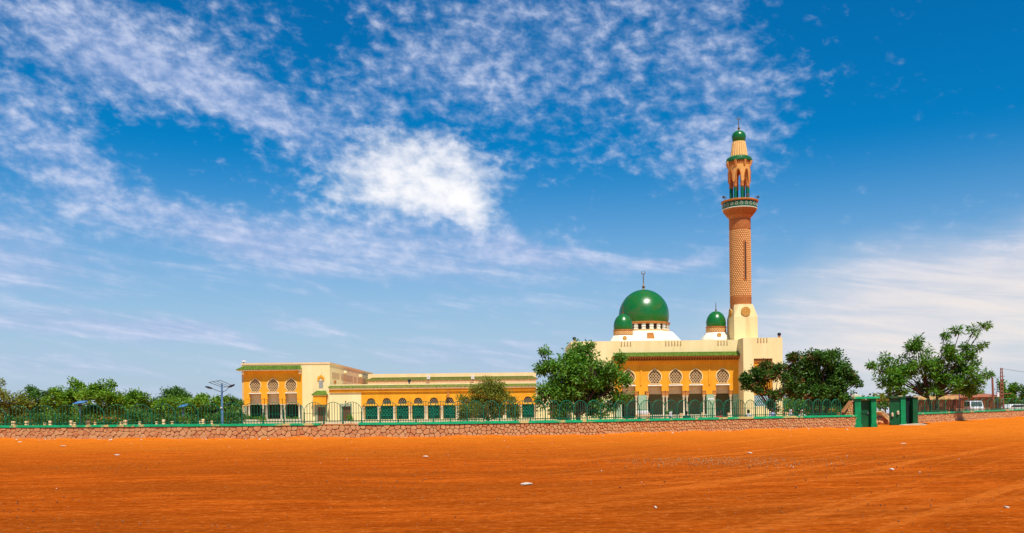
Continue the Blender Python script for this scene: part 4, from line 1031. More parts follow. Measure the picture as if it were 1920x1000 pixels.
# ------------------------------------------------------------------ gate
def gate():
    D = 63.6; x = lambda px: W(px, 775, D).x; s = F / D; zt = 2.08
    t = thing('gate_pier', 'nearer left green gate pier with two pillars and a recessed dark panel', 'gate', (x(1622), D, 0))
    a0, a1, b0, b1 = x(1603), x(1614.6), x(1634), x(1643.4)
    for p, q in ((a0, a1), (b0, b1)):
        MB().box(p, q, D, D + .55, -.05, zt - .0).build('pillar', GPAINT, t)
        MB().box(p - .05, q + .05, D - .05, D - .002, 0, .24).build('pillar_base', GPAINT, t)
    MB().box(a1 + .002, b0 - .002, D + .32, D + .4, .03, zt - .12).build('panel', GDARK, t)
    MB().box(a1 + .002, b0 - .002, D + .28, D + .31, 1.0, 1.06).box(a1 + .1, a1 + .14, D + .28, D + .31, .03, zt - .13).build('panel_rib', GDARK, t)
    for h in (.35, 1.0, 1.65): MB().tube([(a1 + .05, D + .27, h), (a1 + .05, D + .27, h + .14)], .035, 8).build('hinge', STEEL, t)
    MB().box(b0 - .22, b0 - .1, D + .25, D + .318, .95, 1.12).build('latch', STEEL, t)
    MB().box(x(1600), x(1648.5), D - .14, D + .7, zt, zt + .13).build('cap_slab', COPE, t)
    rb = MB(); rb.v = []
    for k in range(7):
        c = Vector((x(1604 + 2.0 * k), D + random.uniform(.1, .5), zt + .13)); r = random.uniform(.09, .2)
        rb.lathe(c.x, c.y, [(r, c.z), (r * .9, c.z + r * .6), (r * .4, c.z + r)], 6, lambda q: 1 + .25 * math.sin(3 * q + k))
    rb.build('loose_stones', CONC, t, kind='stuff')
    # pier of stone against it, with a sloping coping
    ps = thing('stone_end_pier', 'rubble stone end pier with bare sloping coping against the left gate pier', 'wall', (x(1593), D + .1, 0))
    pa, pb = x(1583), x(1600.5); z0, z1 = 1.02, 1.85
    prof = [(pa, 0), (pb, 0), (pb, z1), (pb - .12, z1), (pa, z0)]
    MB().plate(prof, [], D + .08, D + .5).build('core', MORTAR, ps)
    class Flat:
        def at(s_, q): return Vector((q, D + .08, 0)), Vector((1, 0, 0)), Vector((0, -1, 0))
    fl = Flat()
    polys = voronoi_wall(fl, pa, pb, z1, lambda q: .17, lambda q: .17)
    for p in polys:
        cx = sum(q[0] for q in p) / len(p); cz = max(q[1] for q in p)
        if cz < z0 + (z1 - z0) * min(1, (cx - pa) / (pb - pa - .12)) + .05:
            b = MB(); stone_mesh(b, fl, p, .012, random.uniform(.02, .05)); b.build('stone', STONE, ps)
    MB().add([(pa - .05, D - .02, z0 + .01), (pb - .1, D - .02, z1 + .01), (pb - .1, D + .6, z1 + .01), (pa - .05, D + .6, z0 + .01), (pa - .05, D - .02, z0 + .1), (pb - .1, D - .02, z1 + .1), (pb - .1, D + .6, z1 + .1), (pa - .05, D + .6, z0 + .1)],
             [(0, 1, 5, 4), (4, 5, 6, 7), (1, 2, 6, 5), (3, 0, 4, 7), (2, 3, 7, 6), (0, 3, 2, 1)]).build('sloping_coping', COPEB, ps)
    MB().box(pb - .11, pb + .02, D - .02, D + .6, z1 + .012, z1 + .1).build('top_slab', CONC, ps)
    # right pier with a gate leaf and an open passage
    D = 69.2; x = lambda px: W(px, 775, D).x; zt = 2.16
    t = thing('gate_pier', 'right green gate pier with dark leaf, open doorway and broken cap', 'gate', (x(1695), D, 0))
    for p, q in ((1689.2, 1698.3), (1712, 1721)):
        MB().box(x(p), x(q), D, D + .55, -.05, zt).build('pillar', GPAINT if p < 1700 else GDARK, t)
        MB().box(x(p) - .04, x(q) + .04, D - .04, D - .002, 0, .22).build('pillar_base', GPAINT if p < 1700 else GDARK, t)
    lf = MB().box(x(1669), x(1689), D + .1, D + .17, .04, zt - .02).build('gate_leaf', GDARK, t)
    MB().box(x(1669), x(1670.2), D + .05, D + .097, .04, zt - .02).box(x(1669), x(1689), D + .05, D + .096, .04, .14).box(x(1669), x(1689), D + .05, D + .096, zt - .14, zt - .02).build('leaf_frame', GDARK, lf)
    for px, h in ((1673.5, .7), (1684, .85)):
        MB().lathe(x(px), D + .03, [(.10, h), (.10, h + .2), (.06, h + .26), (.02, h + .3)], 8).build('leaf_knob', CONC, lf)
    MB().box(x(1698.5), x(1711.8), D + .45, D + .54, 0, zt).build('dark_opening_sheet', mat('blackish doorway shade', (.004, .018, .014), None, rough=.5), t)  # dark sheet across the open doorway, its shade put into the colour
    MB().box(x(1698.4), x(1698.4) + .05, D + .56, D + .9, 0, zt).build('passage_side', GDARK, t)
    MB().box(x(1668), x(1699), D - .1, D + .65, zt + .0, zt + .09).build('cap_slab', GDARK, t)
    MB().box(x(1684), x(1692), D - .12, D + .3, zt + .092, zt + .15).box(x(1712.5), x(1726), D - .1, D + .65, zt + .003, zt + .1).build('broken_slab', CONC, t)
    MB().box(x(1698.5), x(1711.5), D + .3, D + .9, zt - .02, zt + .12).build('passage_roof', BLACK, t)
    sl = MB(); sl.box(x(1683), x(1724), D - 1.0, D - .15, -.02, .12).build('x', CONC); 
    bpy.data.objects.remove(bpy.data.objects['x'])
    o = MB().plate([(x(1683), 0), (x(1724.5), 0), (x(1725), .10), (x(1718), .14), (x(1684), .06)], [], D - 1.1, D - .2).build('door_sill', CONC)
    tag(o, 'low pale concrete sill on the earth before the right gate pier', 'slab')
    # what lies in the gap: fallen slab on rubble
    Dg = 73.0; x = lambda px: W(px, 785, Dg).x
    o = MB().add([Vector((x(1651), Dg, 1.0)), Vector((x(1655), Dg - .1, 1.12)), Vector((x(1668), Dg - .2, .55)), Vector((x(1667.5), Dg - .2, .30)), Vector((x(1664), Dg - .2, .33)),
                  Vector((x(1651), Dg + 1.3, 1.0)), Vector((x(1655), Dg + 1.2, 1.12)), Vector((x(1668), Dg + 1.1, .55)), Vector((x(1667.5), Dg + 1.1, .30)), Vector((x(1664), Dg + 1.1, .33))],
                 [(4, 3, 2, 1, 0), (0, 1, 6, 5), (1, 2, 7, 6), (2, 3, 8, 7), (3, 4, 9, 8), (4, 0, 5, 9), (5, 6, 7, 8, 9)]).build('fallen_slab', mat('tan slab', (.66, .48, .22), (.5, .34, .14), 3, .9, .4, 12))
    tag(o, 'tan broken concrete slab tilted on rubble in the gate gap', 'slab')
    hp = MB()
    for k in range(60):
        c = Vector((x(random.uniform(1643, 1667)), Dg + random.uniform(.2, 1.6), 0)); r = random.uniform(.12, .3); zz = random.uniform(0, .55) * (1 - abs(c.y - Dg - .9) / 1.2)
        hp.lathe(c.x, c.y, [(r * .7, zz - .05), (r, zz + r * .4), (r * .8, zz + r * .8), (r * .3, zz + r)], 6, lambda q: 1 + .3 * math.sin(2 * q + k))
    o = hp.build('rubble_heap', STONE, kind='stuff'); tag(o, 'heap of reddish rubble under the fallen slab in the gate gap', 'rubble')
    o = MB().box(x(1630), x(1690), 80, 80.4, 0, .95).build('inner_wall', BRICK); t = tag(o, 'low red brown wall seen through the gate gap', 'wall')
    c = MB()
    tb = MB(); 
    for k in range(9): tb.box(x(1638) + k * .5, x(1638) + k * .5 + .38, 79.93, 79.998, .42, .82)
    tb.build('tan_panels', CREAMD, o, kind='stuff')
gate()

# ------------------------------------------------------------------ trees
def leaves_mesh(name, m, parent, cen, n_leaf, ll, lw, spread, droop, seed):
    r = np.random.default_rng(seed); k = len(cen); n = k * n_leaf
    c = np.repeat(np.array(cen), n_leaf, 0); 
    d = r.normal(size=(n, 3)); d[:, 2] = d[:, 2] * .7 + .15 - droop; d /= np.linalg.norm(d, axis=1, keepdims=True)
    base = c + d * (spread * r.uniform(.1, 1.0, (n, 1)) ** .7)
    base += r.normal(size=(n, 3)) * spread * .18
    dd = d + r.normal(size=(n, 3)) * .35; dd[:, 2] -= droop; dd /= np.linalg.norm(dd, axis=1, keepdims=True)
    nn = r.normal(size=(n, 3)) * .75; nn[:, 2] += 1.0
    side = np.cross(dd, nn); side /= np.linalg.norm(side, axis=1, keepdims=True) + 1e-9
    L_ = ll * r.uniform(.6, 1.25, (n, 1)); w = lw * r.uniform(.7, 1.2, (n, 1))
    v = np.stack([base, base + dd * L_ * .45 + side * w, base + dd * L_, base + dd * L_ * .45 - side * w], 1).reshape(-1, 3) - np.array(ORG[parent.name])
    me = bpy.data.meshes.new(name); me.vertices.add(n * 4); me.vertices.foreach_set('co', v.ravel())
    me.loops.add(n * 4); me.loops.foreach_set('vertex_index', np.arange(n * 4)); me.polygons.add(n)
    me.polygons.foreach_set('loop_start', np.arange(0, n * 4, 4)); me.polygons.foreach_set('loop_total', np.full(n, 4)); me.update(); me.validate()
    me.materials.append(m); o = bpy.data.objects.new(name, me); COL.objects.link(o); o.parent = parent; return o
SEED = [100]
def tree(name, label, cat, px, D, blobs, leaf=0, dens=1.0, ll=.26, lw=.055, spread=.36, droop=.25, trunk=.16, n_leaf=34, group=None, lean=0.0, fork=.35, twig=.5, deep=.85, dry=None, trunks=1):
    """blobs: (column, row, half width, half height) of each mass of foliage, in picture measure at that distance"""
    SEED[0] += 1; sd_ = SEED[0]; r = np.random.default_rng(sd_); rn = random.Random(sd_); s = F / D
    b0 = W(px, HOR, D); base = Vector((b0.x, D, 0)); t = thing(name, label, cat, base, group)
    cen = []; wood = MB(); drycen = []
    ctr = [(W(a, b, D), rx / s, rz / s) for a, b, rx, rz in blobs]
    zmin = min(c.z - rz for c, _, rz in ctr); zf = max(.35, zmin + fork * 1.0)
    for c, rx, rz in ctr: c.y += rn.uniform(-.35, .35) * rx * deep
    ymean = sum(c.y for c, _, _ in ctr) / len(ctr)
    for c, _, _ in ctr: c.y += D - ymean
    forks = []
    for q in range(trunks):
        o = Vector(((q - (trunks - 1) / 2) * .35, rn.uniform(-.2, .2) * (trunks > 1), 0)); fk = base + o * 2.2 + Vector((lean, 0, zf)); forks.append(fk)
        wood.tube([base + o - Vector((0, 0, .1)), base + o + Vector((lean * .2, .02, zf * .3)), base + o * 1.6 + Vector((lean * .6, -.04, zf * .7)), fk], [trunk * 1.3, trunk, trunk * .88, trunk * .78], 8)
    for c, rx, rz in ctr:
        fk = min(forks, key=lambda f_: (f_ - c).length); mid = fk.lerp(c, .5) + Vector((rn.uniform(-.2, .2), rn.uniform(-.2, .2), rn.uniform(-.1, .35)))
        wood.tube([fk - Vector((0, 0, .08)), fk.lerp(mid, .5), mid, c], [trunk * .6, trunk * .5, trunk * .36, trunk * .18], 6)
        vol = rx * rx * deep * rz; n = max(7, int(26 * dens * (vol ** .72) / (spread / .36) ** 2))
        clumps = []
        for _ in range(max(2, int(n / 8))):
            d = r.normal(size=3); d /= np.linalg.norm(d); clumps.append(d * r.uniform(.3, 1) ** .4 * r.uniform(.75, 1.02))
        cr_ = .30 if n > 20 else .22
        for _ in range(n):
            d = clumps[r.integers(len(clumps))] + r.normal(size=3) * cr_ * .62; q = 1.0
            p = Vector((c.x + d[0] * rx * q, c.y + d[1] * rx * deep * q, c.z + d[2] * rz * q))
            if p.z < .3: continue
            (drycen if dry and rn.random() < dry(p, c, rx) else cen).append(tuple(p))
            if rn.random() < twig:
                m2 = c.lerp(p, .5) + Vector((0, 0, rn.uniform(-.05, .12))); wood.tube([c.lerp(p, .08), m2, p], [trunk * .14, trunk * .09, .006], 4, False)
    wood.build('trunk', BARK, t, True)
    o = leaves_mesh('crown', LEAF[leaf], t, cen, n_leaf, ll, lw, spread, droop, sd_); o['kind'] = 'stuff'
    if drycen: o2 = leaves_mesh('dry_leaves', LEAF[4], t, drycen, n_leaf, ll, lw, spread, droop, sd_ + 1); o2['kind'] = 'stuff'
    return t
tree('neem_tree', 'big dark green neem tree before the mosque portico, right of the arcade', 'tree', 1085, 66,
     [(1085, 715, 62, 44), (1045, 735, 40, 38), (1120, 740, 44, 36), (1030, 680, 22, 22), (1090, 665, 32, 22), (1140, 690, 34, 30), (1155, 668, 12, 9), (1165, 712, 22, 14), (1020, 668, 8, 14), (1100, 648, 9, 9),
      (1050, 762, 30, 20), (1120, 768, 20, 18), (1150, 755, 18, 16), (1060, 690, 36, 30), (1110, 695, 40, 34)], 0, 1.5, trunk=.2, lean=-.1)
tree('thorn_bush', 'olive green feathery bush in front of the long arcade', 'bush', 915, 74,
     [(916, 750, 40, 32), (885, 765, 24, 20), (948, 762, 24, 24), (905, 728, 22, 14), (925, 724, 22, 12), (940, 738, 18, 16), (880, 748, 16, 12), (962, 776, 12, 12), (870, 778, 12, 10)], 3, 2.2, .19, .034, .34, .05, .07, 40, fork=.05, twig=.9)
tree('small_tree', 'small tree with some brown leaves before the tower window of the mosque', 'tree', 1447, 70,
     [(1410, 705, 20, 16), (1437, 695, 22, 18), (1462, 690, 14, 14), (1430, 725, 22, 15), (1468, 712, 8, 20), (1447, 745, 14, 18), (1408, 722, 12, 8), (1458, 735, 12, 10), (1452, 762, 9, 9), (1397, 712, 8, 8), (1440, 712, 24, 14), (1420, 690, 14, 10)], 1, 1.7, .22, .06, .28, .1, .085, 34, fork=.1, twig=.8,
     dry=lambda p, c, rx: .14)
tree('round_tree', 'broad round dark green tree between the mosque tower and the gate', 'tree', 1538, 84,
     [(1540, 700, 52, 34), (1505, 690, 26, 26), (1572, 705, 28, 30), (1545, 672, 30, 14), (1490, 675, 14, 12), (1500, 730, 28, 30), (1540, 735, 40, 26), (1585, 740, 22, 20), (1600, 722, 13, 14), (1565, 752, 24, 14), (1482, 705, 9, 26)], 1, 1.75, .25, .08, .36, .1, .2, 36, trunks=3, fork=.2,
     dry=lambda p, c, rx: .12 if c.x < W(1510, 700, 84).x else .02)
tree('spreading_tree', 'wide spreading neem tree with a long branch reaching right, behind the right wall', 'tree', 1752, 79,
     [(1690, 695, 40, 26), (1665, 705, 28, 20), (1735, 685, 38, 28), (1780, 690, 40, 32), (1815, 700, 26, 30), (1725, 655, 22, 20), (1770, 662, 22, 20), (1800, 665, 18, 14), (1680, 725, 34, 16), (1820, 728, 22, 14), (1790, 728, 28, 16), (1740, 720, 30, 16),
      (1797, 628, 10, 18), (1815, 645, 13, 8), (1825, 622, 12, 8), (1843, 612, 12, 6), (1840, 648, 14, 6), (1771, 628, 4, 4), (1850, 701, 7, 5), (1629, 685, 5, 4), (1658, 678, 12, 10), (1717, 637, 9, 7)], 0, .82, .40, .06, .30, .22, .15, 22, trunks=2, fork=.0, twig=.7, deep=.9)
GT = 'trees in the row behind the left fence'
for (label, px, D, bl, lf, dn) in (
    ('olive tree at the far left edge of the tree row behind the fence', 12, 84, [(10, 758, 34, 22), (-2, 722, 10, 18), (35, 752, 26, 20), (15, 778, 30, 14)], 3, 1.5),
    ('dark green tree second from the left in the row behind the fence', 72, 92, [(70, 748, 26, 18), (55, 738, 14, 10), (88, 738, 14, 10), (70, 770, 30, 18)], 1, 1.6),
    ('broad yellow green tree behind the left small solar lamp', 125, 80, [(120, 750, 32, 22), (140, 738, 24, 14), (105, 760, 26, 20), (125, 778, 34, 14), (138, 716, 8, 4), (150, 721, 6, 4)], 2, 1.5),
    ('tallest yellow green tree of the row behind the left fence', 185, 78, [(180, 742, 36, 24), (205, 750, 30, 22), (165, 732, 18, 12), (215, 722, 10, 8), (190, 724, 14, 8), (185, 775, 40, 16)], 2, 1.5),
    ('yellow green tree just right of the tallest one in the left row', 248, 82, [(245, 758, 30, 20), (268, 752, 20, 14), (228, 748, 16, 14), (248, 778, 34, 14), (257, 738, 8, 4)], 2, 1.5),
    ('dark rounded tree poking above the middle of the left row', 325, 98, [(325, 738, 20, 13), (340, 745, 18, 12), (318, 758, 26, 18), (325, 775, 30, 14)], 1, 1.6),
    ('green tree behind the right small solar lamp', 345, 78, [(335, 762, 34, 18), (365, 756, 26, 16), (310, 758, 22, 16), (345, 780, 36, 12)], 2, 1.5),
    ('green tree behind the tall twin-arm solar lamp', 398, 80, [(395, 758, 26, 18), (380, 748, 14, 8), (412, 766, 22, 18), (398, 780, 30, 12), (420, 752, 10, 6)], 2, 1.5),
    ('last dark bushy tree of the left row beside the pavilion', 440, 88, [(440, 766, 18, 16), (432, 752, 12, 7), (446, 758, 10, 8), (440, 782, 20, 10)], 1, 1.6),
    ('low dark green tree between the tallest and the rounded tree', 285, 92, [(285, 762, 24, 18), (280, 776, 30, 14), (295, 750, 12, 8)], 1, 1.6)):
    tree('leafy_tree', label, 'tree', px, D, bl, lf, dn, .20, .07, .36, .08, .13, 34, GT, twig=.25)
tree('leafy_tree', 'green bushy tree at the right edge behind the utility pole', 'tree', 1893, 150, [(1890, 732, 20, 16), (1872, 738, 12, 12), (1908, 740, 16, 16), (1890, 750, 24, 10)], 0, 1.0, .4, .15, .6, .1, .2, 26)
tree('leafy_tree', 'dark tree cut by the right picture edge', 'tree', 1922, 140, [(1924, 732, 14, 18), (1930, 745, 18, 18)], 1, 1.0, .4, .15, .6, .1, .2, 26)
tree('far_bush', 'dry pale bush seen above the gate gap', 'bush', 1655, 160, [(1652, 745, 12, 7), (1660, 750, 10, 6)], 3, 1.0, .35, .1, .55, .1, .1, 16, twig=.9)
tree('far_bush', 'dark green bush low behind the gate gap', 'bush', 1660, 110, [(1662, 757, 9, 9), (1650, 760, 8, 6)], 1, 1.1, .3, .12, .45, .1, .1, 22)
tree('far_tree', 'low green tree mass behind the spreading tree, before the tan shed', 'tree', 1830, 170, [(1815, 738, 26, 9), (1842, 738, 16, 7), (1790, 742, 20, 8)], 2, .9, .5, .2, .8, .1, .2, 22)
tree('garden_shrub', 'yellow green shrub growing behind the trunk of the round tree', 'bush', 1495, 96, [(1490, 752, 16, 14), (1510, 758, 14, 12), (1478, 758, 10, 12)], 2, 1.3, .2, .07, .36, .08, .06, 30)
tree('garden_shrub', 'light green shrub right of the round tree beside the stone end pier', 'bush', 1570, 92, [(1572, 758, 14, 10), (1588, 762, 10, 8), (1552, 760, 12, 9)], 2, 1.3, .2, .07, .36, .08, .06, 30)
tree('potted_shrub', 'small light green shrub before the low planter wall of the pavilion', 'bush', 491, 92, [(491, 788, 8, 6)], 2, 1.2, .16, .05, .22, .1, .03, 26)
tree('potted_shrub', 'tiny green shrub on the left end of the pavilion planter wall', 'bush', 466, 104, [(466, 785, 9, 2.5), (478, 785, 8, 2.5)], 0, 1.4, .16, .05, .2, .0, .03, 30)
tree('potted_shrub', 'low clipped green shrub at the right end of the pavilion planter', 'bush', 558, 104, [(558, 785, 8, 3), (535, 785.5, 8, 2)], 0, 1.4, .16, .05, .2, .0, .03, 30)
tree('potted_shrub', 'thin yellow green plant by the cream door bay', 'bush', 658, 96, [(658, 786, 5, 5), (655, 780, 2, 4)], 2, 1.2, .16, .05, .2, .1, .03, 22)
tree('potted_shrub', 'low leafy plant behind the fence by the second small solar lamp', 'bush', 349, 64, [(348, 790, 8, 4), (343, 786, 5, 4)], 2, 1.3, .14, .04, .2, .1, .03, 26)
tree('potted_shrub', 'dark clipped green shrub before the middle portico columns', 'bush', 1250, 100, [(1250, 775, 5, 3), (1256, 774, 4, 3)], 0, 1.6, .14, .05, .2, .0, .03, 30)
def hedge(label, pa, pb, D, h, leaf, seed):
    r = np.random.default_rng(seed); xa, xb = W(pa, HOR, D).x, W(pb, HOR, D).x; t = thing('hedge', label, 'hedge', ((xa + xb) / 2, D, 0))
    n = int((xb - xa) * 26 * h / 1.5); cen = [(float(r.uniform(xa, xb)), float(D + r.normal() * .5), 0) for _ in range(n)]
    cen = [(x, y, float(h * (.75 + .25 * math.sin(x * 1.3 + seed) * math.sin(x * .47)) * r.uniform(.03, 1) ** .8)) for x, y, _ in cen]
    o = leaves_mesh('foliage', LEAF[leaf], t, cen, 30, .19, .065, .34, .05, seed); o['kind'] = 'stuff'
    w = MB(); q = xa + .3
    while q < xb: w.tube([(q, D, -.05), (q + .1, D + .05, h * .35), (q - .05, D, h * .7)], [.05, .04, .015], 5); q += 1.1
    w.build('stems', BARK, t, kind='stuff')
hedge('dense green hedge under the tree row behind the left fence', -60, 452, 71, 1.75, 1, 31)
hedge('dark hedge under the round tree between the mosque tower and the gate', 1471, 1600, 90, 1.7, 1, 32)
def far_scrub():                                      # the wooded skyline far beyond the houses
    r = random.Random(5); t = MB(); cen = []
    for k in range(1500):
        a = r.uniform(-1.0, 1.0); d = r.uniform(330, 620); h = r.uniform(1.5, 4.5)
        for q in range(3): cen.append((math.sin(a) * d + r.uniform(-3, 3), math.cos(a) * d + r.uniform(-3, 3), h * r.uniform(.3, 1)))
    p = thing('far_woods', 'thin dark line of far trees along the horizon', 'woods', (0, 450, 0)); p['kind'] = 'stuff'
    leaves_mesh('foliage', LEAF[1], p, cen, 24, 1.5, .6, 2.2, .1, 77)
far_scrub()

# ------------------------------------------------------------------ lamps, posts and other street furniture
def solar_twin():
    D = 68; c = W(415.5, 760, D); b = thing('solar_street_lamp', 'tall blue solar street lamp with two arms and tilted panel frame', 'street lamp', (c.x, D, 0)); z = lambda py: W(415, py, D).z; x = lambda px: W(px, 725, D).x
    cx = x(416)
    MB().tube([(cx, D, 0), (cx, D, z(760)), (cx, D, z(720))], [.10, .085, .065], 10).build('pole', BLUEP, b, True)
    MB().box(cx - .2, cx + .2, D - .2, D + .2, 0, .05).build('base_plate', STEEL, b)
    for s_, hx, hz in ((-1, 398, 729), (1, 432, 727)):
        a = MB().tube([(cx, D, z(735.5)), (cx + s_ * .3, D - .05, z(733)), (x(hx - s_ * -0), D - .25, z(hz - 1))], .025, 6).build('arm', STEEL, b)
        p = Vector((x(hx), D - .25, z(hz - 1))); q = p + Vector((s_ * -.0 + s_ * .42, -.05, .16 if s_ > 0 else .12))
        MB().tube([p - Vector((s_ * .08, 0, .03)), p.lerp(q, .4), q], [.05, .09, .05], 6).build('lamp_head', BLACK, a)
    # panel frame, open: rails only
    P = [Vector((x(397.5), D - .7, z(717.5))), Vector((x(419), D - .7, z(714))), Vector((x(432), D + .7, z(724))), Vector((x(412), D + .7, z(726)))]
    fr = MB()
    for i in range(4): fr.tube([P[i], P[(i + 1) % 4]], .022, 4)
    for u in (.33, .66): fr.tube([P[0].lerp(P[1], u), P[3].lerp(P[2], u)], .016, 4)
    fr.tube([(cx, D, z(720)), P[0].lerp(P[2], .5)], .035, 6)
    f_ = fr.build('panel_frame', STEEL, b)
    MB().box(cx - .09, cx + .09, D - .14, D - .075, z(766), z(763.5)).build('control_box', WPAINT, b)
solar_twin()
for px, py, D, w, lb in ((150, 754.5, 63, .40, 'small solar lamp with tilted blue panel at the left, before the tree row'), (343, 761, 66, .30, 'small solar lamp with blue panel nearer the tall twin-arm lamp')):
    c = W(px, py, D); b = thing('small_solar_lamp', lb, 'street lamp', (c.x, D, 0))
    MB().tube([(c.x, D, 0), (c.x, D, c.z - .05)], [.05, .035], 8).build('pole', BLUEP, b)
    MB().add([(c.x - w * 1.0, D - .3, c.z - .10), (c.x + w * 1.05, D - .3, c.z + .0), (c.x + w, D + .3, c.z + .12), (c.x - w * .7, D + .3, c.z + .06), (c.x - w * 1.0, D - .3, c.z - .14), (c.x + w * 1.05, D - .3, c.z - .04), (c.x + w, D + .3, c.z + .08), (c.x - w * .7, D + .3, c.z + .02)],
             [(0, 1, 2, 3), (4, 7, 6, 5), (0, 4, 5, 1), (1, 5, 6, 2), (2, 6, 7, 3), (3, 7, 4, 0)]).build('solar_panel', mat('bright blue panel', (.06, .22, .50), None, rough=.25, spec=.5), b)
    MB().box(c.x - .06, c.x + .18, D - .2, D + .0, c.z - .3, c.z - .2).build('lamp_head', BLACK, b)
ORD = ['first', 'second', 'third', 'fourth', 'fifth', 'sixth', 'seventh', 'eighth', 'ninth', 'tenth', 'eleventh', 'twelfth', 'thirteenth', 'fourteenth', 'fifteenth', 'sixteenth', 'seventeenth', 'eighteenth', 'nineteenth', 'twentieth', 'twenty-first']
tall = [25, 50, 94, 133, 164.5, 235, 307, 381]; short = [84, 140, 178, 227, 262, 293, 323, 350, 374, 397]
for lst, D, h, w, nm in ((tall, 64, 1.14, .095, 'taller'), (short, 66.5, .98, .075, 'shorter')):
    for k, px in enumerate(lst):
        c = W(px, 790, D); o = MB().lathe(c.x, D, [(w * 1.5, 0), (w * 1.45, h - .2), (w * 1.25, h - .18), (w * 1.25, h - .13), (w * 1.5, h - .1), (w * 1.5, h - .02), (w * 1.2, h)], 4, a0=R(45)).build('path_post', CREAM)
        tag(o, f'{ORD[k]} from the left of the {nm} cream path posts behind the fence', 'post', 'cream path posts behind the left fence')
o = thing('planter_wall', 'low beige block planter wall in front of the left pavilion', 'wall', (W(495, 790, 104).x, 104, 0))
xa, xb = W(423, 790, 103.5).x, W(566, 790, 103.5).x; n = 22; bk = None
for k in range(n):
    x0 = xa + (xb - xa) * k / n; x1 = xa + (xb - xa) * (k + 1) / n - .03
    if bk is None: bk = MB().box(x0, x1, 103.5, 104.0, 0, .70).build('block', CONC, o)
    else: share(bk, o, (x0 - xa, 0, random.uniform(-.02, .02)))
# low white edging balusters along the mosque court
o = thing('court_edging', 'low row of pale balusters along the court before the mosque portico', 'edging', (W(1260, 780, 96).x, 96, 0))
xa, xb = W(1218, 780, 96).x, W(1325, 780, 96).x; n = 26; bk = None
for k in range(n):
    x0 = xa + (xb - xa) * k / n
    if bk is None: bk = MB().lathe(x0, 96, [(.08, 0), (.08, .2), (.05, .3), (.09, .5), (.05, .62), (.08, .68)], 8).build('baluster', COLM, o)
    else: share(bk, o, (x0 - xa, 0, 0))
MB().box(xa - .1, xb + .1, 95.9, 96.1, .68, .76).build('rail', COLM, o)
for k, (px, D) in enumerate(((1193.5, 80), (1215.5, 82), (1277, 82), (1316, 80), (1366, 82), (1472.5, 78), (1476.5, 78))):
    c = W(px, 775, D); h = 1.02 + .06 * (k % 2)
    o = MB().lathe(c.x, D, [(.17, 0), (.16, h - .2), (.13, h - .18), (.13, h - .13), (.17, h - .1), (.17, h)], 4, a0=R(45)).build('path_post', CREAM)
    tag(o, f'{ORD[k]} from the left of the pale square posts in the mosque court', 'post', 'pale posts in the mosque court')
# white covered load by the first pier
c = W(1206, 772, 78); o = thing('water_tank_cart', 'row of white tanks on a pinkish cart before the tiled pier', 'cart', (c.x, 78, 0))
for k in range(4):
    xx = c.x - .36 + k * .24
    MB().lathe(xx, 78, [(.11, .95), (.14, 1.0), (.14, 1.22), (.11, 1.30), (.05, 1.33)], 10).build('tank', WPAINT, o, True)
MB().box(c.x - .58, c.x + .6, 77.7, 78.3, .72, .94).build('cart_bed', CREAMD, o)
for s_ in (-.4, .4): MB().tube([(c.x + s_, 77.66, .36), (c.x + s_, 77.58, .36)], .36, 16).build('wheel', RUBBER, o)

